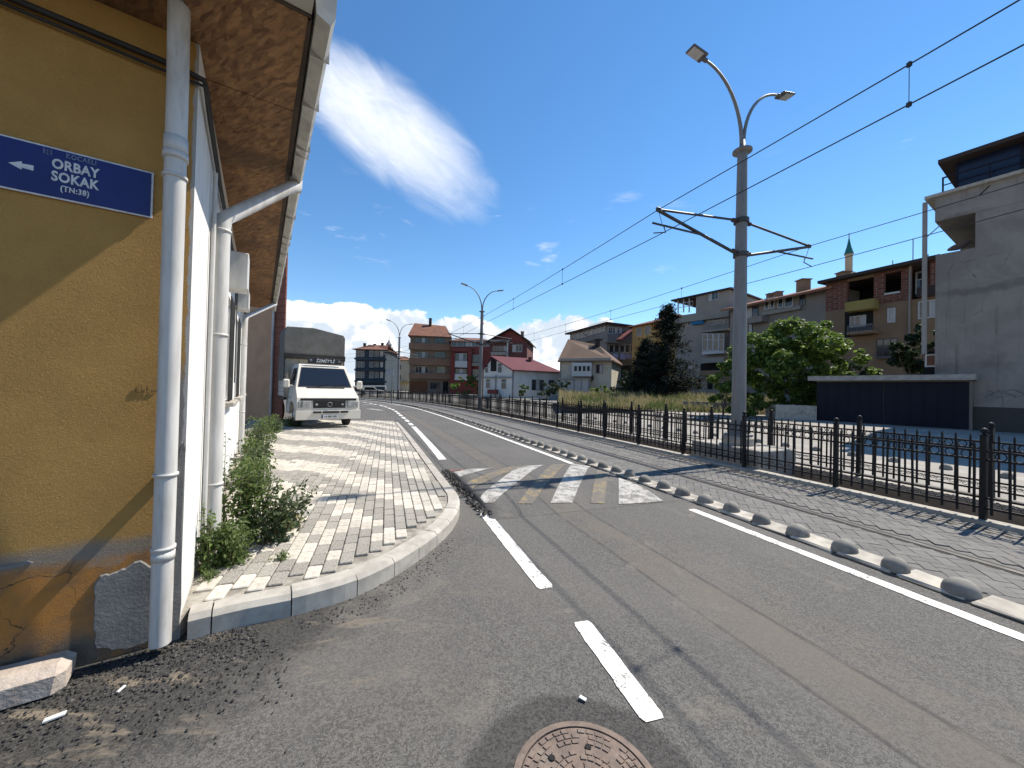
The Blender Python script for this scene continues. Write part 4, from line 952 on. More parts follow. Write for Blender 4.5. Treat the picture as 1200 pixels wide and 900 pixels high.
def build_truck():
    F = np.array([.62, -.785, 0]); F /= np.linalg.norm(F); Lf = np.array([F[1], -F[0], 0]); U = np.array([0, 0, 1.])   # Lf: to the viewer's left
    R3 = -Lf
    O = np.array([-6.10, 12.75, .15])
    tr = thing('box_truck', O, 'cream white tarpaulin box truck parked facing us on the pavement beside the brown building', 'truck')
    def p(x, y, z): return O+R3*x-F*y+U*z          # x to the viewer's right, y back from the bumper, z up
    def add_section(prof, w0, name, m, par=tr, wf=None, smooth=False):
        """side profile (y, z, halfwidth) swept across the truck"""
        mb = MB(); n = len(prof)
        mb.add([p(-h, y, z) for y, z, h in prof]+[p(h, y, z) for y, z, h in prof], [(i, (i+1) % n, n+(i+1) % n, n+i)[::-1] for i in range(n)]+[tuple(range(n)), tuple(range(n, 2*n))[::-1]]); return mb.build(name, m, par)
    W2 = .97
    body = add_section([(0.02, .36, W2-.02), (0.0, .62, W2), (.03, .86, W2), (.06, 1.02, W2-.01), (.60, 1.34, W2-.05), (1.12, 2.10, .77), (1.25, 2.17, .75), (2.15, 2.19, .76), (2.2, 2.12, .80), (2.2, 1.3, W2), (2.2, .42, W2), (1.55, .42, W2), (1.45, .75, W2), (1.2, .86, W2), (.9, .86, W2), (.62, .75, W2), (.52, .36, W2)], 0, 'cab', 'truck_white')
    def quad_on(z0, z1, x0, x1, ya, yb, out, name, m, par=body, tx=None):
        """panel on the sloping front between (ya,z0) and (yb,z1); x at bottom x0, top x1"""
        dv = p(0, yb, z1)-p(0, ya, z0); dv /= np.linalg.norm(dv); nn = np.cross(R3, dv); nn /= np.linalg.norm(nn); nn = nn if nn@F > 0 else -nn
        vs = [p(-x0, ya, z0), p(x0, ya, z0), p(x1, yb, z1), p(-x1, yb, z1)]; vs = [v+nn*out for v in vs]+[v-nn*.02 for v in vs]
        return MB().add(vs, [(0, 1, 2, 3), (4, 7, 6, 5), (0, 4, 5, 1), (1, 5, 6, 2), (2, 6, 7, 3), (3, 7, 4, 0)]).build(name, m, par)
    quad_on(1.365, 2.045, .86, .70, .62, 1.085, .012, 'windscreen_seal', 'plastic_black')
    ws = quad_on(1.40, 2.02, .82, .675, .645, 1.066, .018, 'windscreen', 'car_glass')
    quad_on(1.325, 1.355, .60, .60, .575, .605, .016, 'air_intake', 'plastic_black')
    for x in (-.28, .22): MB().tube([p(x, .60, 1.40), p(x+.42, .68, 1.50)], .009, 5).build('wiper', 'plastic_black', ws)
    # nose: dark upper lip, grille, lamps, bumper slots
    def front(x0, x1, z0, z1, out, name, m, par=body, th=.06): return MB().box(p((x0+x1)/2, -out+th/2+.015, (z0+z1)/2), (x1-x0, th, z1-z0), [R3, -F, U], .006).build(name, m, par)
    front(-.86, .86, .93, 1.00, .02, 'nose_lip', 'plastic_black'); 
    g = front(-.50, .50, .68, .93, .025, 'grille', 'plastic_black')
    for k in range(4): MB().box(p(0, -.035, .72+k*.055), (.94, .012, .012), [R3, -F, U]).build('grille_bar', 'rubber', g)
    MB().torus(p(0, -.045, .80), .07, .008, [R3, U, F], 14, 5).build('badge', 'headlight', g)
    for x in (-.40, .40): MB().lathe(p(x, -.03, .80), [(.045, 0), (.03, .012), (0, .012)], 10, False, [R3, U, F]).build('grille_mark', 'headlight', g)
    for s in (-1, 1):
        MB().box(p(s*.695, -.004, .80), (.26, .06, .24), [R3, -F, U], .015).build('headlight', 'headlight', body)
        MB().box(p(s*.885, .01, .80), (.09, .06, .22), [R3, -F, U], .015).build('indicator', 'headlight', body)
    front(-1.0, 1.0, .30, .60, .05, 'bumper', 'truck_white', body, .16)
    for x0, x1 in ((-.50, -.26), (-.21, .29), (.34, .58)): MB().box(p((x0+x1)/2, -.055, .545), (x1-x0, .05, .06), [R3, -F, U]).build('bumper_slot', 'plastic_black', body)
    npl = MB().box(p(.0, -.072, .40), (.52, .015, .115), [R3, -F, U]).build('number_plate', 'plate_white', body)
    MB().box(p(-.235, -.081, .40), (.045, .004, .105), [R3, -F, U]).build('plate_band', 'sign_blue', npl)
    put_text(text_mesh('34 BBF 405', .085, 'plastic_black', bold=.001), npl, p(.025, -.0815, .40), R3)
    # side windows and mirrors
    for s in (-1, 1):
        vs = [p(s*(W2+.004-.02), .95, 1.42), p(s*(W2+.004-.02), 1.85, 1.42), p(s*(.80+.01), 1.85, 2.02), p(s*(.80+.01), 1.27, 2.02)]
        MB().add(vs+[v-R3*s*.02 for v in vs], [(0, 1, 2, 3), (3, 2, 1, 0)]).build('side_window', 'car_glass', body)
        m_ = MB().box(p(s*1.18, .78, 1.47), (.20, .10, .30), [R3, -F, U], .04); m_.tube([p(s*.93, .80, 1.40), p(s*1.12, .78, 1.42)], .018, 6); m_.build('mirror', 'truck_white', body)
        MB().box(p(s*(W2+.003), 1.55, 1.0), (.012, .16, .03), [R3, -F, U]).build('door_handle', 'plastic_black', body)
    # visor board above the cab
    vis = MB().box(p(.06, 1.12, 2.30), (1.12, .05, .20), [R3, -F, U], .01).build('visor_board', 'plastic_black', tr)
    put_text(text_mesh('İZMİT\'Lİ', .145, 'plate_white', bold=.004, shear=.25, spacing=1.05), vis, p(.06, 1.09, 2.295), R3)
    for s in (-1, 1): MB().torus(p(.06+s*.47, 1.09, 2.30), .035, .007, [R3, U, F], 8, 4).build('visor_mark', 'lamp_glass', vis)
    # load box: timber front, drop sides, tarpaulin on hoops
    MB().box(p(-.02, 4.2, .92), (2.04, 3.7, .10), [R3, -F, U]).build('load_bed', 'plastic_black', tr)
    fb = MB().box(p(-.02, 2.38, 1.72), (2.02, .06, 1.50), [R3, -F, U]).build('front_board', 'box_wood', tr)
    for x in (-.95, -.52, .48, .91): MB().box(p(x, 2.335, 1.72), (.07, .03, 1.5), [R3, -F, U]).build('upright', 'box_wood', fb)
    for s in (-1, 1):
        for k in range(4): MB().box(p(-.02+s*1.02, 4.22, 1.08+k*.16), (.03, 3.66, .15), [R3, -F, U]).build('side_plank', 'truck_white', tr)
    tp = MB(); pf = [(-1.06, 2.42), (-1.06, 3.40), (-.99, 3.58), (-.10, 3.62), (.96, 3.44), (1.02, 3.34), (1.02, 2.42)]
    ys = [2.30, 2.36, 3.2, 4.1, 5.0, 5.9, 6.05]; n = len(pf)
    for y in ys:
        dz = .0 if y in (2.36, 4.1, 5.9) else -.02
        for x, z in pf: tp.v.append(tuple(p(x, y, z+(dz if z > 3 else 0))))
    for i in range(len(ys)-1):
        for j in range(n-1): tp.f.append((i*n+j, i*n+j+1, (i+1)*n+j+1, (i+1)*n+j)); tp.sm.append(False)
    tp.f.append(tuple(range(n))[::-1]); tp.sm.append(False); tp.f.append(tuple((len(ys)-1)*n+j for j in range(n))); tp.sm.append(False)
    tp.build('tarpaulin', 'tarp', tr)
    MB().box(p(-.02, 2.30, 2.50), (2.12, .10, .20), [R3, -F, U], .01).build('tarpaulin_hem', 'tarp_dark', tr)
    for s in (-1, 1): MB().box(p(-.02+s*1.045, 4.2, 2.05), (.02, 3.7, .95), [R3, -F, U]).build('tarpaulin_side', 'tarp', tr)
    for s in (-1, 1):
        for y in (1.04, 4.9):
            wl = MB().lathe(p(s*.80, y, .34), [(.0, -.11), (.26, -.11), (.34, -.09), (.355, 0), (.34, .09), (.26, .11), (0, .11)], 20, True, [-F, U, R3]).build('wheel', 'rubber', tr)
            MB().lathe(p(s*.80, y, .34), [(.0, s*.115), (.18, s*.115), (.21, s*.10)], 16, True, [-F, U, R3]).build('rim', 'headlight', wl)
    MB().box(p(0, 3.4, .55), (.9, 4.4, .18), [R3, -F, U]).build('chassis', 'plastic_black', tr)
build_truck()

# ------------------------------------------------------------------ far buildings
def W_(name, c, k=.82, **kw): return mat(name, base=c, c2=tuple(x*k for x in c), c3=tuple(x*.62 for x in c), sc=.5, detail=6, rough=.9, **kw)
W_('wall_navy', (.035, .05, .065)); W_('wall_cream', (.42, .36, .27)); W_('wall_tan', (.205, .155, .115)); W_('band_tan', (.21, .125, .08)); W_('wall_red', (.19, .046, .038)); W_('wall_maroon', (.125, .052, .045))
W_('wall_whitehouse', (.56, .56, .53)); W_('wall_beige', (.46, .42, .33)); W_('wall_grey', (.19, .18, .165)); W_('wall_orange', (.46, .28, .10)); W_('wall_flat', (.29, .262, .225)); W_('wall_flat2', (.25, .217, .182))
W_('wall_brown', (.25, .165, .10)); W_('wall_ochre', (.30, .23, .07)); 
def _rawwall(t, bs, ob, tc):
    x, y, z = t.sep(ob)[:3]
    c = t.mix(t.ss(t.noise(ob, .7, 8., .68, .5), .36, .64), (.27, .245, .213), (.20, .18, .157))
    cell = t.sep(t.vor(t.comb(t.m('MULTIPLY', x, .5), t.m('MULTIPLY', y, .5), t.m('ADD', t.m('MULTIPLY', z, .9), t.m('MULTIPLY', t.noise(ob, 1.4, 5.), .5))), .8, out=1))[0]
    c = t.mix(t.m('MULTIPLY', t.ss(cell, .55, .75), .35), c, (.26, .238, .21))
    st = t.noise(t.scl(ob, (2.6, 2.6, .14)), 1.6, 6., .7); c = t.mix(t.m('MULTIPLY', t.ss(st, .53, .72), .6), c, (.085, .077, .068))
    lv = t.m('FRACT', t.m('DIVIDE', t.m('ADD', z, t.m('MULTIPLY', t.noise(ob, .9, 6., .7), .9)), 3.0)); c = t.mix(t.m('MULTIPLY', t.seg(lv, .04, .13, .03), t.m('MULTIPLY', t.ss(t.noise(ob, .6, 3.), .4, .6), .55)), c, (.10, .09, .08))
    cr = t.vor(t.rot(ob, (.3, .2, 0), sc=(.6, .6, .5)), 1., 'DISTANCE_TO_EDGE'); c = t.mix(t.m('MULTIPLY', t.ss(t.m('ADD', cr, t.m('MULTIPLY', t.m('SUBTRACT', t.noise(ob, 4., 5.), .5), .05)), .0, .006, .45, 0.), t.ss(t.noise(ob, .5, 2.), .54, .6)), c, (.05, .045, .04))
    t.set(bs.inputs['Base Color'], c); bs.inputs['Roughness'].default_value = .92
    b = t.n('ShaderNodeBump', {'Strength': .4, 'Distance': .03, 'Height': t.noise(ob, 22., 6., .65)}); t.set(bs.inputs['Normal'], b.outputs[0])
mat('wall_bigrey', _rawwall)
W_('purple_roof', (.135, .042, .052)); W_('brown_roof', (.15, .098, .068)); W_('dark_roof', (.05, .035, .03)); W_('metal_grey', (.22, .22, .22)); W_('trim_white', (.50, .50, .48), .9)
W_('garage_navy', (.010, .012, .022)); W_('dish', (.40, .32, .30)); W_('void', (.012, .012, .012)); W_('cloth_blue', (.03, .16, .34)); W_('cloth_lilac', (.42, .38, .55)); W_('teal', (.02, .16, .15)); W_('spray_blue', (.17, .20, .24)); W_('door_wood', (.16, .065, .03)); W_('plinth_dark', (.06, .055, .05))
def _brick(t, bs, ob, tc):
    br = t.n('ShaderNodeTexBrick', {'Vector': t.rot(ob, (R_(90), 0, 0)), 'Color1': (.18, .06, .036), 'Color2': (.12, .042, .028), 'Mortar': (.20, .16, .13), 'Scale': 1., 'Mortar Size': .012, 'Brick Width': .3, 'Row Height': .2})
    t.set(bs.inputs['Base Color'], t.mix(t.ss(t.noise(ob, .8, 5.), .5, .7), br.outputs[0], (.14, .07, .05)))
mat('hollow_brick', _brick)
def _tiles(t, bs, ob, tc):
    x, y, z = t.sep(ob)[:3]
    w = t.m('SINE', t.m('MULTIPLY', t.m('ADD', x, t.m('MULTIPLY', y, .6)), 22.)); r = t.m('FRACT', t.m('MULTIPLY', z, 4.5))
    c = t.mix(t.ss(t.noise(ob, 1.1, 6., .7), .35, .66), (.24, .10, .058), (.15, .07, .046)); c = t.mix(t.m('MULTIPLY', t.ss(w, -1., -.2, 1., 0.), .45), c, (.09, .045, .03)); c = t.mix(t.m('MULTIPLY', t.ss(r, .0, .2, 1., 0.), .5), c, (.08, .04, .03))
    t.set(bs.inputs['Base Color'], c)
mat('roof_tiles', _tiles)
class Face:
    """a vertical facade through ground points A, B"""
    def __init__(s, A, B):
        s.A = np.array(A[:2], float); s.B = np.array(B[:2], float); s.d = s.B-s.A; s.L = np.hypot(*s.d); s.d /= s.L
        s.n = np.array([s.d[1], -s.d[0]]); s.n = s.n if s.n@(-s.A) > 0 else -s.n; s.ax = [(*s.d, 0), (*s.n, 0), (0, 0, 1)]
    def hit(s, x, y, o=0.):
        r = ray(x, y); p0 = s.A+s.n*o; t = (p0@s.n)/(r[:2]@s.n); p = r[:2]*t; return float((p-s.A)@s.d), HCAM+r[2]*t
    def pt(s, u, o, z): q = s.A+s.d*u+s.n*o; return np.array([q[0], q[1], z])
    def box(s, mb, u0, u1, z0, z1, o0, o1): return mb.box(s.pt((u0+u1)/2, (o0+o1)/2, (z0+z1)/2), (abs(u1-u0), abs(o1-o0), abs(z1-z0)), s.ax)
    def rect(s, x0, y0, x1, y1, o=0.):
        xm, ym = (x0+x1)/2, (y0+y1)/2
        return s.hit(x0, ym, o)[0], s.hit(x1, ym, o)[0], s.hit(xm, y1, o)[1], s.hit(xm, y0, o)[1]
def window(f, root, x0, y0, x1, y1, nx=2, ny=1, m='trim_white', fr=.055, pane='glass', o=0., sill=False, name='window'):
    u0, u1, z0, z1 = f.rect(x0, y0, x1, y1, o); mb = MB(); d = .05
    u0, u1 = min(u0, u1), max(u0, u1)
    f.box(mb, u0, u0+fr, z0, z1, o-.02, o+d); f.box(mb, u1-fr, u1, z0, z1, o-.02, o+d); f.box(mb, u0+fr, u1-fr, z0, z0+fr, o-.02, o+d); f.box(mb, u0+fr, u1-fr, z1-fr, z1, o-.02, o+d)
    for k in range(1, nx): uu = u0+(u1-u0)*k/nx; f.box(mb, uu-fr*.45, uu+fr*.45, z0+fr, z1-fr, o-.02, o+d-.008)
    for k in range(1, ny): zz = z0+(z1-z0)*(k/ny+.14*(ny == 2)); f.box(mb, u0+fr, u1-fr, zz-fr*.4, zz+fr*.4, o-.02, o+d-.012)
    w = mb.build(name, m, root)
    for k in range(nx):
        a, b = u0+(u1-u0)*k/nx+.01, u0+(u1-u0)*(k+1)/nx-.01; mb = MB(); f.box(mb, a, b, z0+.01, z1-.01, o-.01, o+.018); mb.build('pane', pane if (k*7+int(x0)) % 5 else 'curtain' if pane == 'glass' else pane, w)
    if sill: mb = MB(); f.box(mb, u0-.08, u1+.08, z0-.08, z0-.005, o-.02, o+.14); mb.build('sill', m, w)
    return w
def slab(f, root, x0, y0, x1, y1, o0, o1, m, name, ref=None):
    u0, u1, z0, z1 = f.rect(x0, y0, x1, y1, o1 if ref is None else ref); mb = MB(); f.box(mb, u0, u1, z0, z1, o0, o1); return mb.build(name, m, root)
def railing(f, root, x0, y0, x1, y1, o, m='metal_grey', n=14):
    u0, u1, z0, z1 = f.rect(x0, y0, x1, y1, o); mb = MB()
    for z in (z0, z1): f.box(mb, u0, u1, z-.025, z+.025, o-.02, o+.02)
    for k in range(n+1): uu = u0+(u1-u0)*k/n; f.box(mb, uu-.012, uu+.012, z0, z1, o-.012, o+.012)
    return mb.build('railing', m, root)
def body(name, label, A, B, depth, H, m, z0=-.05, cat='building'):
    f = Face(A, B); root = thing(name, (*((f.A+f.B)/2), z0), label, cat)
    P = [f.A, f.B, f.B-f.n*depth, f.A-f.n*depth]; MB().prism([tuple(p) for p in P], z0, H).build('wall', m, root)
    return f, root
def quads(name, m, root, faces, th=.12):
    """roof sheet(s): each face a list of 3-D points, given real thickness"""
    mb = MB()
    for P in faces:
        P = [np.array(p, float) for p in P]; n = len(P); nn = np.cross(P[1]-P[0], P[2]-P[0]); nn /= np.linalg.norm(nn)
        if nn[2] < 0: P = P[::-1]; nn = -nn
        mb.add(P+[p-np.array([0, 0, th]) for p in P], [tuple(range(n)), tuple(range(n, 2*n))[::-1]]+[(i, n+i, n+(i+1) % n, (i+1) % n) for i in range(n)])
    return mb.build(name, m, root)
def chimney(root, p, w, h, m='wall_brown', cap=True):
    mb = MB(); mb.box((p[0], p[1], p[2]+h/2), (w, w, h)); 
    if cap: mb.box((p[0], p[1], p[2]+h+.03), (w*1.25, w*1.25, .08))
    return mb.build('chimney', m, root)
def hip(f, root, H, depth, rise, m='roof_tiles', ov=.5, inset=None):
    a = f.pt(-ov, ov, H); b = f.pt(f.L+ov, ov, H); c = f.pt(f.L+ov, -depth-ov, H); d = f.pt(-ov, -depth-ov, H); i = depth/2 if inset is None else inset
    r0 = f.pt(i, -depth/2, H+rise); r1 = f.pt(f.L-i, -depth/2, H+rise)
    return quads('roof', m, root, [[a, b, r1, r0], [b, c, r1], [c, d, r0, r1], [d, a, r0]])

# --- navy block
f, b = body('navy_block', 'navy four-storey block with white windows and low tiled roof beyond the truck', G(417, 409, 9.6), G(452, 410, 9.6), 11, 9.6, 'wall_navy')
hip(f, b, 9.6, 11, 1.6, ov=.6)
for y0, y1 in ((411, 418), (424, 430.5), (435.5, 443)):
    window(f, b, 417.5, y0, 427, y1, 3); window(f, b, 433, y0, 437.5, y1, 1); window(f, b, 439, y0, 444, y1, 2, 1, 'wall_cream'); window(f, b, 445.5, y0, 449, y1, 1, 1, 'wall_cream')
for y in (419.5, 432.5, 446): slab(f, b, 415, y, 453 if y != 432.5 else 455.5, y+2.2, -.1, .7, 'wall_navy', 'balcony_slab')
for x, h in ((418.5, 1.1), (431, 1.0), (440.5, 1.3)): u, z = f.hit(x, 408); chimney(b, f.pt(u, -5, 10.3), .5, h, 'dark_roof')
# --- cream block behind it, with minaret
f, b = body('cream_block', 'cream three-storey house with red tiled roof between navy block and brown terrace', G(453, 421, 9), G(482, 422, 9), 9, 9, 'wall_cream')
hip(f, b, 9, 9, 1.3); 
for y0, y1 in ((427, 433), (439, 445)): window(f, b, 462, y0, 470, y1, 3)
slab(f, b, 455, 447, 480, 449, -.1, .8, 'wall_ochre', 'balcony_slab')
def minaret(px, ytip, ycone, ybase, Y, r, label, cone='teal', shaft='wall_cream'):
    p = at(px, ytip, Y); zt = p[2]; zc = at(px, ycone, Y)[2]; x, y = p[:2]
    root = thing('minaret', (x, y, 0), label, 'minaret')
    MB().lathe((x, y, 0), [(r*.95, 0), (r*.95, zc-.2), (r*1.08, zc-.15), (r*1.08, zc)], 14).build('shaft', shaft, root)
    c = MB().lathe((x, y, zc), [(r*1.25, 0), (r*.55, (zt-zc)*.5), (r*.12, zt-zc)], 14).build('cone_roof', cone, root)
    MB().tube([(x, y, zt), (x, y, zt+r*1.6)], .08, 6).build('finial', 'metal_grey', c)
    zb = at(px, ybase, Y)[2]; MB().lathe((x, y, zb), [(r, -.6), (r*1.7, 0), (r*1.7, .5), (r*1.55, .5), (r*1.55, .1)], 14, False).build('gallery', shaft, root)
minaret(995, 279, 298, 323, 75, .62, 'pale minaret with green cone tip rising behind the half-finished brick house')
minaret(456, 398, 404, 409, 120, .8, 'slim dark minaret above the cream block in the far distance', 'metal_grey', 'metal_grey')
# --- tan terrace block
f, b = body('tan_terrace', 'tan four-storey terrace block with rust balconies, large garage door and steep tiled roof', G(481, 393, 11.6), G(528.5, 395, 11.6), 11, 11.6, 'wall_tan')
fs = Face(f.pt(0, -11, 0), f.pt(0, 0, 0))
a0, b0, c0, d0 = f.pt(-.4, .7, 11.55), f.pt(f.L+.15, .7, 11.55), f.pt(f.L+.15, -11.3, 11.55), f.pt(-.4, -11.3, 11.55)
r0, r1 = f.pt(.3, -3.6, 14.6), f.pt(f.L-1.2, -3.6, 14.3); r2, r3 = f.pt(.3, -8, 14.6), f.pt(f.L-1.2, -8, 14.3)
quads('roof', 'roof_tiles', b, [[a0, b0, r1, r0], [b0, c0, r3, r1], [c0, d0, r2, r3], [d0, a0, r0, r2], [r0, r1, r3, r2]])
chimney(b, f.pt(f.L*.45, -3.2, 14.0), .5, 1.6, 'dark_roof')
for y0, y1 in ((402.5, 410), (420, 428), (437.5, 444)): slab(f, b, 479, y0, 528, y1, -.1, 1.0, 'band_tan', 'balcony_wall')
for y0, y1 in ((395.5, 402), (412, 419.5), (429.5, 437)):
    window(f, b, 486.5, y0, 502, y1, 4, 1, 'window_dark' if y0 < 425 else 'trim_white'); window(f, b, 509.5, y0, 521.5, y1, 3, 1, 'window_dark' if y0 < 425 else 'trim_white')
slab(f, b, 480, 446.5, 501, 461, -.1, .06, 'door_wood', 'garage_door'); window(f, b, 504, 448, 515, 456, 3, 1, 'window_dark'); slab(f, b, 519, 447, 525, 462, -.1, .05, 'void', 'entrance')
# --- red terrace block
f, b = body('red_terrace', 'red terrace block with white loggias and glazed top storey', G(528.5, 399, 10.6), G(578, 402, 10.4), 10, 10.5, 'wall_red')
hip(f, b, 10.5, 10, 1.4, 'roof_tiles', .4, 2)
for k in range(7): window(f, b, 529+k*7, 398.5, 535.5+k*7, 406, 2, 1)
slab(f, b, 528.5, 408, 553, 412, -.1, .7, 'wall_red', 'balcony_wall')
for y0, y1, g in ((414, 423, 'trim_white'), (432, 438, 'void')):
    window(f, b, 533.5, y0, 547, y1, 3, 1, 'trim_white' if g != 'void' else 'window_dark', o=.3); slab(f, b, 533, y1+.2, 547.5, y1+7.5, -.1, .75, 'trim_white', 'loggia_wall')
slab(f, b, 531.5, 412, 533, 446, -.1, .8, 'wall_red', 'pier'); slab(f, b, 547.8, 412, 552.5, 446, -.1, .8, 'wall_red', 'pier')
for y0 in (416, 433): window(f, b, 554, y0, 562, y0+8, 2); slab(f, b, 553, y0+9, 565, y0+13, -.1, .6, 'wall_flat', 'loggia_wall')
# --- maroon gable house
f, b = body('maroon_gable_house', 'maroon gabled house with roof balcony behind the purple-roofed white house', at(573, 440, 61), at(617, 440, 60), 9, 9.3, 'wall_maroon')
zg = 9.3; ap = f.pt(f.L*.56, 0, 11.3)
mb = MB().add([f.pt(0, .02, zg-.1), f.pt(f.L, .02, zg-.1), f.pt(f.L*.56, .02, 11.0), f.pt(0, -.4, zg-.1), f.pt(f.L, -.4, zg-.1), f.pt(f.L*.56, -.4, 11.0)], [(0, 1, 2), (5, 4, 3), (0, 3, 4, 1), (1, 4, 5, 2), (2, 5, 3, 0)]); mb.build('gable', 'wall_red', b)
quads('roof', 'dark_roof', b, [[f.pt(-.5, .6, zg-.15), f.pt(f.L*.56, .6, 11.3), f.pt(f.L*.56, -9, 11.3), f.pt(-.5, -9, zg-.15)], [f.pt(f.L+.5, .6, zg-.1), f.pt(f.L*.56, .6, 11.3), f.pt(f.L*.56, -9, 11.3), f.pt(f.L+.5, -9, zg-.1)]], .2)
window(f, b, 600.5, 404, 612, 412.5, 3); window(f, b, 577, 405, 594, 412, 5, 1, 'window_dark'); slab(f, b, 575, 412.5, 595, 416, -.1, .9, 'wall_flat', 'balcony_wall')
slab(f, b, 594, 399, 595.5, 418, .8, .9, 'trim_white', 'balcony_post', .85); slab(f, b, 574, 398, 597, 400, -.1, 1.1, 'wall_flat', 'canopy')
chimney(b, f.pt(f.L*.25, -2, 9.6), .5, 1.0, 'dark_roof'); chimney(b, f.pt(f.L*.82, -2, 10.2), .5, .8)
# --- white house with purple roof
A = at(600, 470, 49.5); L0 = at(566, 470, 52.5); B = at(657, 470, 53.0); zE = at(600, 433, 49.5)[2]
f2 = Face(L0, A); f = Face(A, B); root = thing('white_house', (*A[:2], -.05), 'small white two-storey house with purple metal roof and gabled end', 'house')
C2 = np.array(L0[:2])+(np.array(B[:2])-np.array(A[:2]))
MB().prism([tuple(A[:2]), tuple(B[:2]), tuple(C2), tuple(L0[:2])], -.05, zE).build('wall', 'wall_whitehouse', root)
um = .30*f2.L; zr_ = at(577, 417, 51.5)[2]
mb = MB().add([f2.pt(0, .01, zE-.02), f2.pt(f2.L, .01, zE-.02), f2.pt(um, .01, zr_-.15), f2.pt(0, -.3, zE-.02), f2.pt(f2.L, -.3, zE-.02), f2.pt(um, -.3, zr_-.15)], [(0, 1, 2), (5, 4, 3), (0, 3, 4, 1), (1, 4, 5, 2), (2, 5, 3, 0)]); mb.build('gable', 'wall_whitehouse', root)
dv = f.d*f.L; rdg = lambda p, k: np.array([p[0]+f.d[0]*f.L*k, p[1]+f.d[1]*f.L*k, p[2]])
e0_, e1_ = f2.pt(f2.L+.3, .4, zE-.05), f2.pt(um, .4, zr_); w0_ = f2.pt(-.3, .4, zE+.05)
quads('roof', 'purple_roof', root, [[e0_, rdg(e0_, 1.03), rdg(e1_, .8), e1_], [w0_, rdg(w0_, 1.03), rdg(e1_, .8), e1_], [rdg(e0_, 1.03), rdg(e1_, .8), rdg(w0_, 1.03)]], .14)
window(f, root, 623, 445, 637, 457.5, 3, 2, 'window_dark'); window(f, root, 643, 445.5, 650, 451, 1, 1, 'window_dark')
window(f2, root, 568.5, 427, 572.5, 437, 1, 2, 'trim_white'); window(f2, root, 583.5, 425.5, 588.5, 437, 1, 2, 'trim_white'); window(f2, root, 569.5, 444, 574.5, 455, 1, 2, 'trim_white'); window(f2, root, 587.5, 444, 593.5, 456, 1, 2, 'trim_white')
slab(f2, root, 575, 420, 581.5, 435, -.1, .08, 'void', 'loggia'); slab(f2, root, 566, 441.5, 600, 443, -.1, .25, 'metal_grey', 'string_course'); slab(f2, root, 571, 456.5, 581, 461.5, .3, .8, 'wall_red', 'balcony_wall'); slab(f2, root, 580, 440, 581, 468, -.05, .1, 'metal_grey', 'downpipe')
slab(f, root, 600.5, 433, 601.8, 468, -.05, .1, 'metal_grey', 'downpipe'); chimney(root, (*(f.pt(f.L*.5, -2.2, 0)[:2]), zE+.8), .45, 1.1, 'wall_maroon')
# --- beige house
A = at(656, 465, 47); B = at(716, 465, 44.5); f = Face(A, B); zE = at(690, 422, 45.6)[2]; dp = 8.
f, b = body('beige_house', 'beige two-storey house with patched brown tiled roof and white bay window', A, B, dp, zE, 'wall_beige')
zr_ = at(637, 397, 51)[2]; a, bb = f.pt(-.2, .6, zE-.1), f.pt(f.L+.4, .6, zE-.1); rl, rr = f.pt(-.2, -dp*.5, zr_), f.pt(f.L*.62, -dp*.5, zr_-.9); cl, cr = f.pt(-.2, -dp-.3, zE-.1), f.pt(f.L+.4, -dp-.3, zE-.1)
quads('roof', 'brown_roof', b, [[a, bb, rr, rl], [bb, cr, rr], [cr, cl, rl, rr]], .16)
mb = MB().add([f.pt(-.01, 0, zE-.05), f.pt(-.01, -dp, zE-.05), f.pt(-.01, -dp*.5, zr_-.15), f.pt(.3, 0, zE-.05), f.pt(.3, -dp, zE-.05), f.pt(.3, -dp*.5, zr_-.15)], [(0, 2, 1), (3, 4, 5), (0, 3, 5, 2), (1, 2, 5, 4)]); mb.build('gable', 'wall_flat2', b)
quads('roof_patch', 'dark_roof', b, [[f.pt(f.L*.60, -.6, zE+.32), f.pt(f.L*.92, -.3, zE+.28), f.pt(f.L*.66, -3.3, zr_-1.05), f.pt(f.L*.44, -3.3, zr_-.95)]], .1)
chimney(b, f.pt(f.L*.62, -3.2, zr_-1.2), .55, .9, 'dark_roof'); slab(f, b, 656, 419.5, 716, 422.5, 0, .62, 'wall_flat', 'eaves_board')
bay = slab(f, b, 670, 425, 693, 441, -.1, .8, 'trim_white', 'bay_window')
for k in range(4): window(f, b, 672.5+k*5, 428.5, 676.8+k*5, 435.5, 1, 1, 'trim_white', o=.8)
window(f, b, 665.5, 427.5, 669.5, 437.5, 1, 2, 'trim_white'); window(f, b, 698.5, 427, 706.5, 437.5, 2, 1, 'window_dark')
u0, u1, z0, z1 = f.rect(656, 445, 690, 461, 1.2); mb = MB(); f.box(mb, u0, u1, -.05, z1, 0, 1.2); mb.build('glazed_porch', 'curtain', b)
for x in (656.5, 664, 672.5, 681, 689.5): slab(f, b, x-.4, 444.5, x+.4, 462, 1.2, 1.26, 'metal_grey', 'porch_mullion')
slab(f, b, 655.5, 443.5, 691, 445, 0, 1.35, 'wall_flat', 'porch_roof'); slab(f, b, 655.8, 420, 656.8, 461, -.05, .1, 'metal_grey', 'downpipe'); slab(f, b, 692.5, 440, 694.5, 446, .0, .5, 'dark_roof', 'flue')
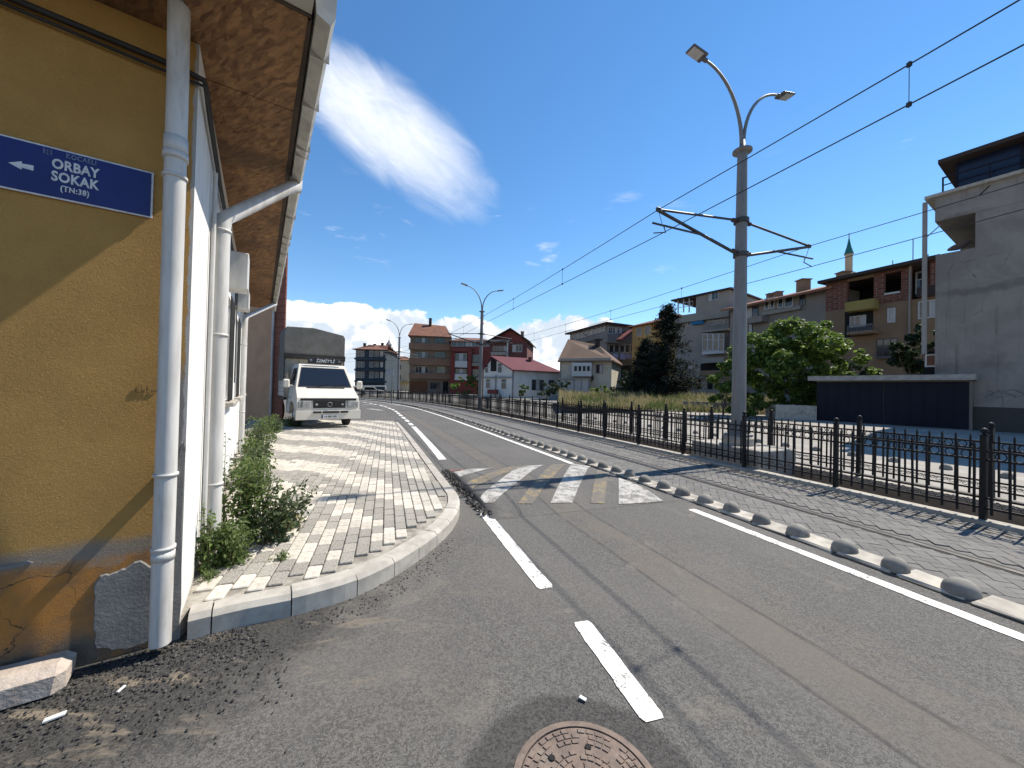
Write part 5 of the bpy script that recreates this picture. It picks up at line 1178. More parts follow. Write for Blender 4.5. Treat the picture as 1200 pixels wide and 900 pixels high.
# --- grey house with glazed attic
A = at(711, 440, 57); Lp = at(667, 440, 66); B = at(747, 440, 60); f1 = Face(Lp, A); f = Face(A, B); zt = at(711, 380, 57)[2]
root = thing('grey_attic_house', (*A[:2], -.05), 'grey rendered house with glazed attic gallery and laundry below', 'building')
MB().prism([tuple(Lp[:2]), tuple(A[:2]), tuple(B[:2]), tuple(np.array(Lp[:2])+np.array(B[:2])-np.array(A[:2]))], -.05, zt).build('wall', 'wall_grey', root)
for i in range(8): window(f1, root, 669+i*5.1, 393.3-i*1.42-2.2, 673.4+i*5.1, 402.5-i*1.55-3.6, 1, 1, 'trim_white', .09, o=.02)
for i in range(3): window(f, root, 712.5+i*5.5, 383.5+i*.3, 717.3+i*5.5, 391, 2, 1, 'trim_white', o=.02)
q0, q1, q2, q3 = f1.pt(-.6, .7, zt-.1), f1.pt(f1.L+.6, .7, zt+.25), f.pt(f.L, .7, zt+.25), f.pt(f.L, -9, zt+.2)
quads('roof', 'dark_roof', root, [[q0, q1, q2, f1.pt(0, -5, zt+.1)]], .25)
slab(f, root, 712, 392, 731, 402, -.1, .9, 'wall_grey', 'balcony_wall')
for i in range(5): window(f, root, 713.5+i*6.3, 404, 719+i*6.3, 413, 1, 1, 'trim_white')
slab(f, root, 712, 413.5, 745, 421, -.1, 1.0, 'wall_grey', 'balcony_wall')
for x in (718, 727, 734): tag(slab(f, None, x, 414.5, x+6, 420+(x % 2), 1.02, 1.06, 'cloth_lilac', 'laundry_cloth'), 'lilac cloth hung to dry over the balcony of the grey attic house', 'laundry', 'laundry on the grey house balcony')
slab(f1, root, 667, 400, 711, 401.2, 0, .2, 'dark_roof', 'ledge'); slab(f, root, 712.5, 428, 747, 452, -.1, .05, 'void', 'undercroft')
# --- orange house
f, b = body('orange_house', 'orange rendered house with tiled roof half hidden by the dark conifer', G(741, 383, 11.2), G(800, 372, 11.2), 9, 11.2, 'wall_orange')
hip(f, b, 11.2, 9, 1.7, 'roof_tiles', .6)
for x in (746, 756): window(f, b, x, 384-(x-746)*.2, x+6, 394-(x-746)*.2, 1, 1, 'trim_white')
window(f, b, 754, 405, 770, 413, 4, 1); chimney(b, f.pt(f.L*.35, -2.5, 12.0), .5, 1.0, 'dark_roof'); chimney(b, f.pt(f.L*.48, -2.5, 12.0), .45, .9, 'dark_roof')
u0, u1, z0, z1 = f.rect(731, 386, 746, 397, .6); quads('side_roof', 'wall_red', b, [[f.pt(-2.6, 1.6, z0), f.pt(0, 1.6, z0), f.pt(0, -1, z1+.3), f.pt(-2.6, -1, z1+.3)]], .15)
# --- apartment block
f, b = body('apartment_block', 'beige apartment block with roof terrace, blue awning and stacked balconies', G(793, 352, 13), G(857, 340, 13), 10, 10.1, 'wall_flat')
fr = Face(f.pt(f.L, 0, 0), f.pt(f.L, -10, 0))
u_, zc = f.hit(812, 372); z_top = 13.
mb = MB(); f.box(mb, f.hit(818, 350)[0], f.L, 10.1, 13, -8, .45); mb.build('top_storey', 'wall_flat', b)
mb = MB(); f.box(mb, 0, f.L, 10.05, 10.95, -.05, .5); mb.build('terrace_parapet', 'wall_flat', b)
quads('roof', 'dark_roof', b, [[f.pt(-.3, .8, 13.0), f.pt(f.L+.3, .8, 13.15), f.pt(f.L+.3, -9, 13.15), f.pt(-.3, -9, 13.0)]], .15)
for x in (794, 800.5, 807): slab(f, b, x, 349, x+1, 366, .3, .42, 'trim_white', 'terrace_post', .4)
railing(f, b, 794, 354.5, 812, 359.5, .4, 'trim_white', 6)
window(f, b, 830.5, 342.5, 842, 352, 3, 1, o=.45)
window(f, b, 832, 369, 850, 380, 4, 1); railing(f, b, 824, 377.5, 853, 386, 1.0, 'metal_grey', 22); slab(f, b, 822, 386, 853, 388, -.1, 1.05, 'wall_flat', 'balcony_slab')
slab(f, b, 810, 368, 824, 380, .0, .35, 'cloth_blue', 'awning'); window(f, b, 806, 372, 814, 382, 2)
mb = MB(); u0, u1, z0, z1 = f.rect(823, 391, 849, 411, .9); f.box(mb, u0, u1, z0-.35, z0, -.1, .95); mb.build('bay_floor', 'trim_white', b)
for i in range(4): window(f, b, 823+i*6.5, 391, 829.3+i*6.5, 411, 1, 2, 'trim_white', .07, o=.9)
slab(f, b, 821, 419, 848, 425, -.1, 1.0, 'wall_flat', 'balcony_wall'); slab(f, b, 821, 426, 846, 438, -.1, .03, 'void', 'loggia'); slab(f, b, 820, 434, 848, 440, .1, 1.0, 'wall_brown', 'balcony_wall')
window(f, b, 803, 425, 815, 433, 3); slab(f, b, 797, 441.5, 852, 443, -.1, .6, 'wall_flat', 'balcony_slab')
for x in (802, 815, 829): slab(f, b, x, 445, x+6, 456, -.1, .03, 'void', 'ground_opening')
slab(f, b, 852.5, 368, 854, 440, -.02, .12, 'metal_grey', 'downpipe')
# --- long beige flats behind the pole
f, b = body('long_flats', 'long beige block of flats with red-edged roof behind the broad leafy tree', G(856, 362, 10.6), G(978, 336, 10.6), 9, 10.6, 'wall_flat2')
quads('roof', 'terracotta', b, [[f.pt(-.4, .9, 10.5), f.pt(f.L+.3, .9, 10.5), f.pt(f.L+.3, -4.5, 12.0), f.pt(-.4, -4.5, 12.0)]], .2)
window(f, b, 875, 359.5, 889, 373, 2, 1, 'window_dark', pane='glass'); slab(f, b, 874, 371, 893, 378, -.1, .9, 'wall_flat2', 'balcony_wall')
wn = [(896, 347.5, 901.5, 361), (902.5, 346.5, 908, 360), (911.5, 345, 918.5, 359), (919.5, 344, 930, 358)]
for x0, y0, x1, y1 in wn: window(f, b, x0, y0+2, x1, y1+2, 1, 1, 'trim_white', .09)
window(f, b, 937, 345, 944, 358, 2, 1, 'window_dark'); window(f, b, 873, 375, 882, 395, 2, 1, 'window_dark')
mb = MB(); u0, u1, z0, z1 = f.rect(893, 362, 938, 366, .3); f.box(mb, u0, u1, z0, z1, -.1, .35); mb.build('string_course', 'wall_flat', b)
for x, y, w, h in ((916, 330, .8, 1.5), (962, 322, .7, 1.3), (887, 340, .6, .9), (878, 341, .5, .9)): u, z = f.hit(x, y+12); chimney(b, f.pt(u, -3., 11.1), w, h, 'wall_brown')
# --- half-finished brick house
f, b = body('brick_topped_house', 'brown house with raw brick top storey, empty window holes and deep balconies', G(968, 327, 11.2), G(1100, 300, 11.2), 9, 8.5, 'wall_brown')
us = {x: f.hit(x, 330)[0] for x in (968, 995, 1025, 1062, 1100)}
# top storey as separate piers and spandrels so that its openings are real
def pier(x0, x1, z0, z1, m, o0=-.3, o1=.0, name='pier'): mb = MB(); f.box(mb, f.hit(x0, 330)[0], f.hit(x1, 330)[0], z0, z1, o0, o1); return mb.build(name, m, b)
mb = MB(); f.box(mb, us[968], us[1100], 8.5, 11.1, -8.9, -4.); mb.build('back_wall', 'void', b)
pier(968, 993, 8.5, 11.0, 'hollow_brick'); pier(1024, 1036, 8.5, 11., 'hollow_brick'); pier(1056, 1067, 8.5, 11., 'hollow_brick'); pier(1036, 1056, 8.5, 9.25, 'hollow_brick', name='spandrel'); pier(1036, 1056, 10.7, 11., 'hollow_brick', name='lintel'); pier(993, 1024, 8.5, 9.0, 'wall_brown', name='spandrel'); pier(993, 1024, 10.65, 11., 'wall_brown', name='lintel')
pier(1067, 1100, 8.5, 11., 'wall_maroon', -2.2, -2.0, 'recess_wall'); pier(1090, 1100, 8.5, 11., 'hollow_brick'); pier(1036.5, 1055, 9.12, 9.25, 'trim_white', .0, .06, 'mortar_smear')
quads('roof', 'dark_roof', b, [[f.pt(-.3, .7, 11.0), f.pt(f.L+.2, .7, 11.15), f.pt(f.L+.2, -9, 11.6), f.pt(-.3, -9, 11.4)]], .22)
window(f, b, 1040, 361, 1049.5, 378, 1, 1, 'trim_white', .09); window(f, b, 1076, 352, 1098, 373, 3, 1, 'trim_white', .08); window(f, b, 1027, 397, 1052, 418, 3, 2, 'window_dark', .05)
slab(f, b, 1026, 417.5, 1068, 419.5, -.1, .35, 'window_dark', 'ledge')
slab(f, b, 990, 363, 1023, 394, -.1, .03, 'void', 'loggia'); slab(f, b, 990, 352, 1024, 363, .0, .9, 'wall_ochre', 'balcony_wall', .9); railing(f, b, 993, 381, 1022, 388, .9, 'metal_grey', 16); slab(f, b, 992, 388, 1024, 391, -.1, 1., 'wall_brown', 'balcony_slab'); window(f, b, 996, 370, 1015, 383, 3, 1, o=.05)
slab(f, b, 1064.5, 312, 1066.5, 420, -.02, .14, 'wall_flat', 'downpipe'); window(f, b, 1073, 318, 1086, 344, 1, 2, 'trim_white', .1, o=-1.98, name='balcony_door'); slab(f, b, 1074, 335, 1100, 346, .0, .5, 'dark_roof', 'balcony_wall')
for x, h in ((1057, 2.2), (1033, .9), (1075, .8)): u, z = f.hit(x, 310); MB().tube([f.pt(u, -2, 11.2), f.pt(u, -2, 11.2+h)], .03, 5).build('antenna', 'metal_grey', b)
# --- tall grey building on the right
A = at(1095, 480, 15.6); B = at(1200, 480, 13.75); f0 = Face(A, B); B2 = f0.pt(f0.L*2.6, 0, 0)
zlow = at(1095, 299, 15.6)[2]
f, b = body('grey_tower_house', 'tall bare grey rendered building with dark glazed roof terrace and brick plinth', A, B2, 9, zlow, 'wall_bigrey', .1)
uc_ = f.hit(1143, 280)[0]; zs0 = f.hit(1150, 268)[1]; zs1 = f.hit(1150, 218)[1]
z_par = f.hit(1097, 232)[1]
mb = MB(); f.box(mb, uc_, f.L, zlow, z_par-.9, -9, -.001); mb.build('upper_wall', 'wall_bigrey', b)
mb = MB(); f.box(mb, f.hit(1100, 262)[0]-.1, f.L, z_par-1.0, z_par, -9.3, .02); mb.build('terrace_slab', 'wall_bigrey', b)
mb = MB(); f.box(mb, -.3, f.L, z_par, z_par+.12, -9.4, .18); mb.build('coping', 'concrete_light', b)
zg1 = f.hit(1104, 192)[1]; mb = MB(); ug = f.hit(1104, 210)[0]; f.box(mb, ug+.3, f.L, z_par+.12, zg1, -8.5, -.45); 
def _navyglass(t, bs, ob, tc):
    t.set(bs.inputs['Base Color'], (.010, .018, .045)); bs.inputs['Roughness'].default_value = .25; bs.inputs['Specular IOR Level'].default_value = .3
mat('navy_glass', _navyglass); gl = mb.build('glazed_terrace', 'navy_glass', b)
for k in range(8): mb = MB(); f.box(mb, ug+.3+k*1.6, ug+.36+k*1.6, z_par+.12, zg1, -.45, -.40); mb.build('mullion', 'garage_navy', gl)
mb = MB(); f.box(mb, ug-.1, f.L, zg1, zg1+.16, -9, .12); mb.build('terrace_roof', 'dark_roof', b)
mb = MB(); f.box(mb, ug, f.L, z_par+.72, z_par+.77, -.02, .03); f.box(mb, ug, f.L, z_par+.42, z_par+.45, -.02, .03)
for k in range(9): f.box(mb, ug+k*1.2, ug+k*1.2+.05, z_par+.1, z_par+.75, -.02, .03)
mb.build('railing', 'garage_navy', b)
mb = MB(); f.box(mb, 0, f.L, .1, 1.33, 0, .05); mb.build('brick_plinth', 'plinth_dark', b)
pa, pb_ = f.pt(-.25, .35, z_par-.2), at(1083, 415, 14.9); MB().tube([pa, pa+np.array([0, 0, -.8]), pb_+np.array([0, 0, .0])], .075, 10).build('downpipe', 'wall_flat', b)
MB().tube([f.pt(.15, .1, z_par-1.2), pa+np.array([0, 0, -1.5])], .02, 5).build('pipe_stay', 'metal_grey', b)
dc = f.pt(f.hit(1119, 288)[0], -1.2, zlow+.4); MB().lathe(dc, [(0, .0), (.2, .03), (.36, .12)], 14, True, [(.3, -.9, .3), (.9, .3, 0), (-.3, .3, .9)]).build('satellite_dish', 'dish', b); MB().tube([dc-np.array([0, 0, .45]), dc], .03, 5).build('dish_mast', 'metal_grey', b)
mb = MB(); q = [f.pt(uc_+.35, .03, z_par-.1), f.pt(uc_+.1, .04, zlow+2.0)]; mb.tube(q, .02, 5); mb.build('cable', 'black_cable', b)
rs = random.Random(4)
for k in range(5):   # faint sprayed letters above the plinth
    u, z = f.hit(1158+k*9, 462-k*.3); pts = [f.pt(u+.16*math.sin(i*1.9+k), .006, z+.16*math.cos(i*1.3+k*2)) for i in range(6)]
    MB().tube(pts, .007, 4).build('spray_mark', 'spray_blue', b)
# --- navy garage with lean-to windows
A = at(957, 480, 18.6); B = at(1139, 480, 14.6); f = Face(A, B); zt = at(1048, 446, 16.4)[2]
gar = thing('garage', (*((f.A+f.B)/2), .3), 'low dark navy double garage with flat concrete roof against the grey building', 'garage')
P = [f.A, f.B, f.B-f.n*3.5, f.A-f.n*3.5]; MB().prism([tuple(p) for p in P], .3, zt).build('wall', 'wall_flat2', gar)
for a, bq in ((.004, .488), (.494, .985)):
    mb = MB(); f.box(mb, f.L*a, f.L*bq, .44, zt-.06, 0, .06); d_ = mb.build('garage_door', 'garage_navy', gar)
    for k in range(1, 6): mb = MB(); uu = f.L*(a+(bq-a)*k/6); f.box(mb, uu-.02, uu+.02, .44, zt-.06, .06, .075); mb.build('door_rib', 'garage_navy', d_)
mb = MB(); f.box(mb, -.25, f.L+.12, zt, zt+.22, -3.7, .4); mb.build('flat_roof', 'concrete', gar)
u0, u1, z0, z1 = f.rect(1083, 411, 1139, 431, -.8)
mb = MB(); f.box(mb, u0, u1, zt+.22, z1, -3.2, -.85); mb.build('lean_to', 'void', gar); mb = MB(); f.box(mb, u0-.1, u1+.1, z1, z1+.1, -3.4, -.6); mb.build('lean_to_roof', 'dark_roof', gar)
for x0, x1 in ((1084, 1099), (1100, 1117), (1118, 1137)): window(f, gar, x0, 415, x1, 430, 1, 1, 'trim_white', .06, o=-.85)
# concrete block beside the garage
A = at(909, 490, 18.8); B = at(957, 490, 18.4); f = Face(A, B); MB().prism([tuple(p) for p in (f.A, f.B, f.B-f.n*1.2, f.A-f.n*1.2)], .2, at(930, 475, 18.6)[2]).build('low_wall', 'concrete_light', None, 'low pale concrete wall beside the navy garage', 'wall')
# low wall along the grassy plot
A = at(800, 480, 25.5); B = at(905, 480, 23.0); f = Face(A, B); MB().prism([tuple(p) for p in (f.A, f.B, f.B-f.n*.3, f.A-f.n*.3)], .2, 1.05).build('low_wall', 'wall_grey', None, 'dark grey garden wall between tall grass and the leafy tree', 'wall')

# ------------------------------------------------------------------ vegetation
def leafmat(name, c1, c2, tr=.35, rough=.55):
    m = bpy.data.materials.new(name); m.use_nodes = True; t = NT(m.node_tree)
    g = t.n('ShaderNodeNewGeometry'); ob = t.n('ShaderNodeTexCoord').outputs['Object']
    r = g.outputs['Random Per Island']; c = t.mix(r, c1, c2); c = t.mix(t.m('MULTIPLY', t.ss(t.noise(ob, 1.1, 3.), .45, .7), .5), c, tuple(x*.6 for x in c1))
    bs = t.n('ShaderNodeBsdfPrincipled', {'Base Color': c, 'Roughness': rough, 'Specular IOR Level': .35})
    tl = t.n('ShaderNodeBsdfTranslucent', {'Color': t.mix(.5, c, tuple(min(1, x*1.7) for x in c2))}); mx = t.n('ShaderNodeMixShader', {'Fac': tr}); t.t.links.new(bs.outputs[0], mx.inputs[1]); t.t.links.new(tl.outputs[0], mx.inputs[2])
    o = t.n('ShaderNodeOutputMaterial'); t.t.links.new(mx.outputs[0], o.inputs[0]); MATS[name] = m
leafmat('leaf_fig', (.030, .060, .012), (.15, .23, .04)); leafmat('leaf_conifer', (.006, .010, .005), (.014, .022, .009), .1, .9); leafmat('leaf_dark', (.018, .032, .012), (.045, .07, .022), .25)
leafmat('leaf_weed', (.055, .085, .025), (.13, .18, .045)); leafmat('leaf_weed_dark', (.035, .05, .022), (.08, .11, .04)); leafmat('grass_dry', (.19, .17, .075), (.33, .28, .15), .3, .8); leafmat('grass_green', (.05, .08, .02), (.12, .15, .045), .3, .8)
mat('bark', base=(.13, .10, .075), c2=(.085, .065, .05), sc=6, stretch=(3, 3, .6)); mat('stem', base=(.10, .12, .045), c2=(.13, .10, .05), sc=6)
def leaf_mesh(P, N, size, asp=.62, rs=nr):
    """P: centres (n,3); N: rough normals; returns MB of folded pointed leaves"""
    n = len(P); mb = MB()
    a = rs.normal(size=(n, 3)); N = N/np.maximum(np.linalg.norm(N, axis=1), 1e-6)[:, None]
    u = a-N*(a*N).sum(1)[:, None]; u /= np.linalg.norm(u, axis=1)[:, None]; v = np.cross(N, u); sz = size*rs.uniform(.6, 1.3, n)[:, None]
    w = sz*asp*.5
    V = np.stack([P-u*sz*.5, P-u*sz*.05+v*w+N*w*.35, P+u*sz*.5, P-u*sz*.05-v*w+N*w*.35], 1).reshape(-1, 3)
    mb.v = [tuple(x) for x in V.tolist()]; mb.f = [q for i in range(n) for q in ((4*i, 4*i+1, 4*i+2), (4*i, 4*i+2, 4*i+3))]; mb.sm = [False]*len(mb.f); return mb
def clumps(cs, n, rs=nr, flat=.8):
    """points scattered mostly near the skin of many ellipsoidal clumps; normals outward and up"""
    cs = np.array(cs, float); w = cs[:, 3]**2; idx = rs.choice(len(cs), n, p=w/w.sum()); d = rs.normal(size=(n, 3)); d /= np.linalg.norm(d, axis=1)[:, None]
    r = rs.uniform(.25, 1., n)**.45; P = cs[idx, :3]+d*(cs[idx, 3]*r)[:, None]*np.array([1, 1, flat]); N = d*.55+np.array([0, 0, .7])+rs.normal(size=(n, 3))*.45; return P, N
def tree(name, label, base, H, crown, nleaf, size, m, trunk_r=.16, cat='tree', ncl=40, seed=1, group=None, stems=1, limbs=7):
    """crown: list of (x, y, z, r) lobes in metres from the base"""
    rs = np.random.RandomState(seed); base = np.array(base, float); root = thing(name, base, label, cat, group)
    lobes = np.array(crown, float); cl = []
    for _ in range(ncl):
        k = rs.randint(len(lobes)); d = rs.normal(size=3); d /= np.linalg.norm(d); q = lobes[k, :3]+d*lobes[k, 3]*rs.uniform(.3, 1.08); cl.append((*q, lobes[k, 3]*rs.uniform(.12, .36)))
    P, N = clumps(cl, nleaf, rs); P = P+base
    leaf_mesh(P, N, size, rs=rs).build('crown', m, root)
    mb = MB(); top = lobes[:, :3].mean(0)
    for st in range(stems):
        o = np.array([rs.uniform(-.2, .2), rs.uniform(-.2, .2), -.1])*(stems > 1)
        pts = [base+o+np.array([0, 0, -.1]), base+o*1.5+top*.22+rs.normal(size=3)*.08, base+top*.55+rs.normal(size=3)*.12]
        mb.tube(pts, [trunk_r, trunk_r*.8, trunk_r*.5], 8)
    for k in range(limbs):
        e = np.array(cl[rs.randint(len(cl))][:3]); s_ = top*rs.uniform(.25, .5); mid = (s_+e)/2+rs.normal(size=3)*.15; mb.tube([base+s_, base+mid, base+e], [trunk_r*.45, trunk_r*.28, trunk_r*.1], 6)
    mb.build('trunk', 'bark', root); return root
def bpx(px, py, Y): p = at(px, py, Y); return np.array([p[0], p[1], 0.38])
# broad fig-like tree left of the garage
tree('leafy_tree', 'broad bright green leafy tree beside the navy garage', bpx(936, 480, 21.3), 6.3,
     [(-2.3, 0, 2.6, 1.7), (-.1, 0, 4.6, 1.9), (1.5, .3, 3.9, 1.7), (-.8, -.4, 3.4, 2.0), (2.9, 0, 2.8, 1.2), (-2.6, .2, 3.7, 1.3), (.8, -.6, 2.4, 1.6), (-3.0, -.2, 1.5, 1.2), (-1.2, -.4, 1.4, 1.3), (.6, 0, 1.1, .9)], 15000, .26, 'leaf_fig', .17, ncl=150, seed=3, stems=3)
tree('young_tree', 'small sparse leafy tree just left of the tall lamp post', bpx(848, 480, 21), 3., [(0, 0, 1.7, .9), (.3, 0, 2.5, .65), (-.1, 0, .9, .7)], 1500, .22, 'leaf_fig', .06, ncl=26, seed=5)
tree('creeper_tree', 'dark thin tree growing behind the garage against the brown house', bpx(1073, 480, 22.5), 5., [(0, 0, 3.5, 1.2), (.7, 0, 4.9, .9), (-1.0, 0, 4.0, .7), (.9, .2, 3.2, 1.0)], 3200, .24, 'leaf_dark', .09, ncl=50, seed=8)
# dark conifer: drooping sprays round a straight stem
def conifer(base, H, R, label, seed):
    rs = np.random.RandomState(seed); base = np.array(base); root = thing('conifer', base, label, 'tree'); Ps, Ns = [], []
    for k in range(330):
        t = rs.uniform(.06, 1.)**.9; z = H*t; L = R*(1-t)**.75*rs.uniform(.65, 1.12)+.15; a = rs.uniform(0, 6.283); n = int(70*L/R)+10
        s_ = rs.uniform(.15, 1., n); d = np.array([math.cos(a), math.sin(a), 0]); 
        P = np.outer(s_*L, d)+np.array([0, 0, z])+np.stack([rs.normal(size=n)*.2, rs.normal(size=n)*.2, -.22*L*s_**2+.25*L*s_**5+rs.normal(size=n)*.10], 1)
        Ps.append(P); Ns.append(np.tile(d*.4+np.array([0, 0, .8]), (n, 1))+rs.normal(size=(n, 3))*.4)
    P = np.vstack(Ps)+base; leaf_mesh(P, np.vstack(Ns), .30, .34, rs).build('crown', 'leaf_conifer', root)
    MB().tube([base+np.array([0, 0, -.1]), base+np.array([0, 0, H*.97])], [.2, .03], 8).build('trunk', 'bark', root)
conifer(bpx(781, 470, 34), 9.1, 3.5, 'tall blackish conifer in front of the apartment block', 2)
conifer(bpx(757, 470, 37), 6.4, 2.6, 'shorter blackish conifer in front of the orange house', 9)
tree('dark_bush_tree', 'dark rounded tree below the laundry balcony', bpx(733, 470, 40), 5, [(0, 0, 1.8, 1.8), (1.4, 0, 2.6, 1.6), (2.2, 0, 1.4, 1.6)], 3600, .3, 'leaf_dark', .12, ncl=46, seed=12)
def shrub(px, py, Y, r, h, label, m='leaf_fig', n=900, size=.2, seed=1, name='shrub', z=None):
    b = bpx(px, py, Y)
    if z is not None: b[2] = z
    return tree(name, label, b, h, [(0, 0, h*.5, r*.8), (r*.4, 0, h*.62, r*.6), (-r*.45, .1, h*.45, r*.6), (0, -.2, h*.75, r*.5)], n, size, m, .04, 'shrub', 24, seed, limbs=5)
shrub(546, 468, 62, 3.0, 3.0, 'bright flat-topped bush in front of the red terrace block', 'leaf_fig', 1500, .35, 21)
shrub(612, 470, 46, .9, 1.9, 'pale green shrub at the corner of the white house', 'leaf_weed', 700, .22, 22)
shrub(644, 470, 44, 1.6, 2.2, 'dark shrub between white house and beige house', 'leaf_dark', 1300, .22, 23)
shrub(658, 470, 43, .9, 2.9, 'tall dark shrub against the glazed porch', 'leaf_dark', 700, .22, 24)
shrub(702, 466, 41, 1.3, 2.3, 'leafy green shrub at the right corner of the beige house', 'leaf_fig', 1200, .24, 25)
shrub(888, 488, 19.5, .9, .95, 'low bright bush at the foot of the leafy tree', 'leaf_fig', 1300, .15, 26)
shrub(872, 486, 19.0, .5, 1.2, 'small pale bush right behind the tall lamp post', 'leaf_weed', 600, .15, 27)
shrub(1000, 436, 24, 1.4, 4.4, 'dark bush between leafy tree and garage roof', 'leaf_dark', 1200, .24, 28)
# grassy bank on the far side
def bank():
    mb = MB(); nx, ny = 26, 8
    for j in range(ny+1):
        for i in range(nx+1):
            px = 655+(912-655)*i/nx; Y = 22.0+(31-22)*j/ny+(655+257-px)*.018; p = at(px, 470, Y); z = .44+.7*min(1, max(0, (j/ny-.12)/.6))
            mb.v.append((p[0], p[1], z))
    for j in range(ny):
        for i in range(nx): mb.f.append((j*(nx+1)+i, j*(nx+1)+i+1, (j+1)*(nx+1)+i+1, (j+1)*(nx+1)+i)); mb.sm.append(True)
    V = np.array(mb.v); mb.build('grass_bank', 'earth', kind='structure')
    for nm, m, n, label in (('tall_grass', 'grass_dry', 10000, 'tall dry straw-coloured grass on the bank beyond the far track'), ('green_grass', 'grass_green', 8000, 'green weeds growing through the dry grass on the bank')):
        g = MB(); rs = np.random.RandomState(n)
        for _ in range(n):
            i = rs.uniform(0, nx); j = rs.uniform(0, ny)
            if nm == 'tall_grass' and math.sin(i*.8+1)+math.sin(j*1.3+i*.3) < -.5: continue
            if nm == 'green_grass' and math.sin(i*.8+1)+math.sin(j*1.3+i*.3) > .7: continue
            i0, j0 = int(i), int(j); a, b_, c, d = V[j0*(nx+1)+i0], V[j0*(nx+1)+i0+1], V[(j0+1)*(nx+1)+i0], V[(j0+1)*(nx+1)+i0+1]; fu, fv = i-i0, j-j0
            p = a*(1-fu)*(1-fv)+b_*fu*(1-fv)+c*(1-fu)*fv+d*fu*fv
            h = rs.uniform(.3, .85)*(.8 if nm == 'green_grass' else 1)*(.72+.28*math.sin(i*1.9+j)*math.sin(i*.7+2*j)+.15*math.sin(i*5.3)); an = rs.uniform(0, 6.28); w = .022; lx, ly = rs.normal(0, .14, 2)
            g.add([(p[0]+w*math.cos(an), p[1]+w*math.sin(an), p[2]-.02), (p[0]-w*math.cos(an), p[1]-w*math.sin(an), p[2]-.02), (p[0]+lx*.5-w*.7*math.cos(an), p[1]+ly*.5-w*.7*math.sin(an), p[2]+h*.6), (p[0]+lx*.5+w*.7*math.cos(an), p[1]+ly*.5+w*.7*math.sin(an), p[2]+h*.6), (p[0]+lx*1.3, p[1]+ly*1.3, p[2]+h)], [(0, 1, 2, 3), (3, 2, 4)])
        g.build(nm, m, None, label, 'grass', kind='stuff')
bank()
# weeds along the white wall
def weed(x, y, h, r, nst, label, m='leaf_weed', lsize=.055, seed=1, per=60, spread=1., z=.15, cat='weed', lean=(0, 0)):
    rs = np.random.RandomState(seed); base = np.array([x, y, z]); root = thing('weed', base, label, cat, 'weeds along the white wall'); mb = MB(); Ps, Ns = [], []
    for k in range(nst):
        a = rs.uniform(0, 6.28); L = h*rs.uniform(.45, 1.05); o = np.array([math.cos(a), math.sin(a), 0])*r*rs.uniform(0, .55)
        tip = o*rs.uniform(.9, 1.9)*spread+np.array([lean[0]*L, lean[1]*L, L]); mid = o*1.1+np.array([lean[0]*L*.3, lean[1]*L*.3, L*.55])
        pts = [base+o*.5-np.array([0, 0, .02]), base+mid, base+tip]; mb.tube(pts, [.006, .0045, .002], 4)
        n = int(per*rs.uniform(.6, 1.2)); t = rs.uniform(.08, 1., n)[:, None]; P = (1-t)**2*pts[0]+2*t*(1-t)*pts[1]+t*t*pts[2]+rs.normal(size=(n, 3))*np.array([.05, .05, .03])*(1.25-t*.7)*max(.5, r/.3)
        P[:, 2] = np.maximum(P[:, 2], z+.01); Ps.append(P); Ns.append(rs.normal(size=(n, 3))*.6+np.array([.25, -.15, .7]))
    mb.build('stem', 'stem', root); P = np.vstack(Ps); N = np.vstack(Ns)
    leaf_mesh(P, N, lsize, .55, rs).build('foliage', m, root); return root
def wxy(t, w): p = CW+DWH*t+NWH*w; return p[0], p[1]
weed(*wxy(1.15, .27), .80, .36, 20, 'large leafy weed at the foot of the second downpipe', 'leaf_weed', .05, 31, 75)
weed(*wxy(1.05, .50), .55, .33, 18, 'loose grey-green weed leaning over the pavers beside the large weed', 'leaf_weed_dark', .05, 32, 60, 1.25, lean=(.28, .05))
weed(*wxy(.70, .20), .32, .24, 26, 'low yellow-green weed between the wall corner and the large weed', 'leaf_weed', .035, 33, 80)
weed(*wxy(.62, .08), .52, .10, 9, 'thin yellowish weed climbing the white wall near the corner', 'leaf_weed', .04, 34, 50)
weed(*wxy(1.35, .12), 1.02, .22, 9, 'tall wiry dark weed standing against the second downpipe', 'leaf_weed_dark', .04, 35, 34, 1.3)
weed(*wxy(2.9, .42), .34, .24, 14, 'small dark tuft on the pavers past the large weed', 'leaf_weed_dark', .04, 36, 34)
for i, (t_, w_, h_, r_, lb) in enumerate(((3.6, .25, .42, .36, 'bright green weed clump under the first barred window'), (4.6, .3, .5, .42, 'dense green weed clump under the second barred window'), (5.8, .3, .5, .42, 'dense weed clump before the third downpipe'), (7.2, .4, .6, .5, 'tall weed clump beside the third downpipe'), (8.8, .6, .7, .6, 'weed clump at the end of the white wall'), (10.6, .75, .55, .5, 'low weed clump against the brown wall'), (12.0, 1.3, .4, .5, 'small weed clump at the foot of the tile-clad corner'))):
    weed(*wxy(t_, w_), h_*.85, r_, 15, lb, 'leaf_weed' if i % 2 == 0 else 'leaf_weed_dark', .06, 40+i, 60)
for i, (px, py) in enumerate(((246, 678), (330, 655))): g_ = G(px, py, .15); weed(g_[0], g_[1], .07, .06, 10, ('tiny weed tuft in the joints near the wall corner', 'tiny yellow grass tuft beside the large weed')[i], 'leaf_weed', .02, 60+i, 16)
weed(*wxy(1.32, .62), .16, .2, 16, 'straw-coloured grass fringe in front of the large weed', 'grass_dry', .05, 66, 20)

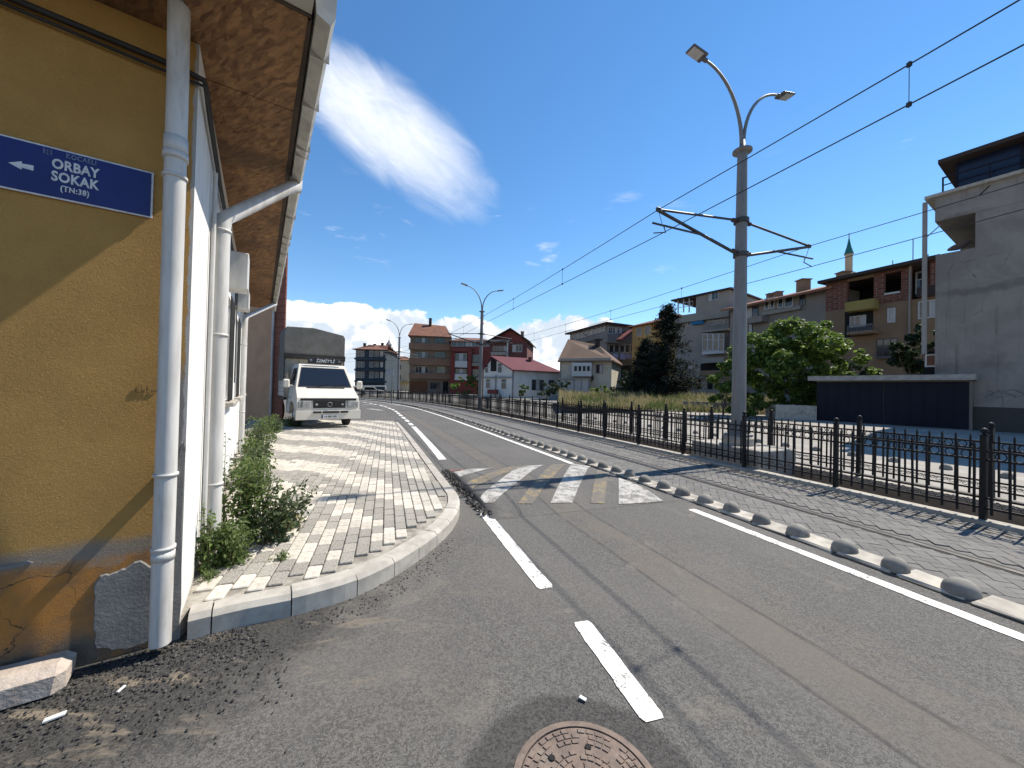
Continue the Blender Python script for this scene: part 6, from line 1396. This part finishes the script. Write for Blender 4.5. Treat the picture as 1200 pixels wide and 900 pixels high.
# ------------------------------------------------------------------ small things far down the road
def far_sign():
    p = G(459, 473, 0); root = thing('road_sign', p, 'thin grey post with small sign plate at the bend of the road', 'sign'); zt = at(459, 431, p[1])[2]
    MB().tube([p, (p[0], p[1], zt)], .05, 8).build('post', 'galvanised', root); MB().box((p[0]-.25, p[1]-.05, zt-.45), (.7, .03, .55)).build('plate', 'lamp_glass', root)
far_sign()
p = at(442, 452, 60); q = at(451, 452, 60)
def beam():
    a, b = at(414, 452.5, 58), at(452, 452.5, 58); root = thing('height_bar', (*a[:2], 0), 'white horizontal height bar on posts in front of the navy block', 'barrier')
    MB().tube([a, b], .09, 6).build('bar', 'trim_white', root)
    for c in (a, b): MB().tube([(c[0], c[1], 0), c], .07, 6).build('post', 'trim_white', root)
beam()
def car(px, Y, m, label, rz):
    c = at(px, 465, Y); root = thing('parked_car', (c[0], c[1], .0), label, 'car'); a = np.array([math.cos(rz), math.sin(rz), 0]); w = np.array([-a[1], a[0], 0]); O = np.array([c[0], c[1], 0.])
    pr = [(-2.0, .3), (-2.05, .75), (-1.75, .92), (-1.3, 1.35), (-.9, 1.45), (.3, 1.45), (.95, .98), (1.85, .85), (2.0, .6), (1.98, .3)]; n = len(pr)
    mb = MB(); mb.add([O+a*x+w*.82+np.array([0, 0, z]) for x, z in pr]+[O+a*x-w*.82+np.array([0, 0, z]) for x, z in pr], [tuple(range(n)), tuple(range(n, 2*n))[::-1]]+[(i, n+i, n+(i+1) % n, (i+1) % n) for i in range(n)]); bd = mb.build('body', m, root)
    for s in (-1, 1): MB().add([O+a*x+w*s*.83+np.array([0, 0, z]) for x, z in ((-1.25, .95), (.75, .95), (.25, 1.38), (-.95, 1.38))], [(0, 1, 2, 3), (3, 2, 1, 0)]).build('side_window', 'car_glass', bd)
    MB().add([O+a*x+w*s*.7+np.array([0, 0, z]) for x, z, s in ((.97, 1.0, -1), (.97, 1.0, 1), (.36, 1.42, 1), (.36, 1.42, -1))], [(0, 1, 2, 3), (3, 2, 1, 0)]).build('windscreen', 'car_glass', bd)
    for x in (-1.25, 1.2):
        for s in (-1, 1): MB().lathe(O+a*x+w*s*.74+np.array([0, 0, .31]), [(0, -.1), (.31, -.1), (.31, .1), (0, .1)], 14, False, [a, np.array([0, 0, 1.]), w*1.]).build('wheel', 'rubber', root)
car(436, 62, 'truck_white', 'white hatchback parked in front of the navy block', .25)

# ------------------------------------------------------------------ litter
for i, (px, py, w, l, lb) in enumerate(((64, 843, .03, .07, 'small white card scrap lying on the black tarmac'), (142, 810, .012, .04, 'tiny white crumb of plaster on the tarmac below the downpipe'), (683, 821, .02, .035, 'white bottle cap scrap above the manhole cover'))):
    g_ = G(px, py); MB().box((g_[0], g_[1], .012), (l, w, .006), [(math.cos(i+.6), math.sin(i+.6), .1), (-math.sin(i+.6), math.cos(i+.6), 0), (-.1, 0, 1)]).build('litter_scrap', 'plate_white', None, lb, 'litter')
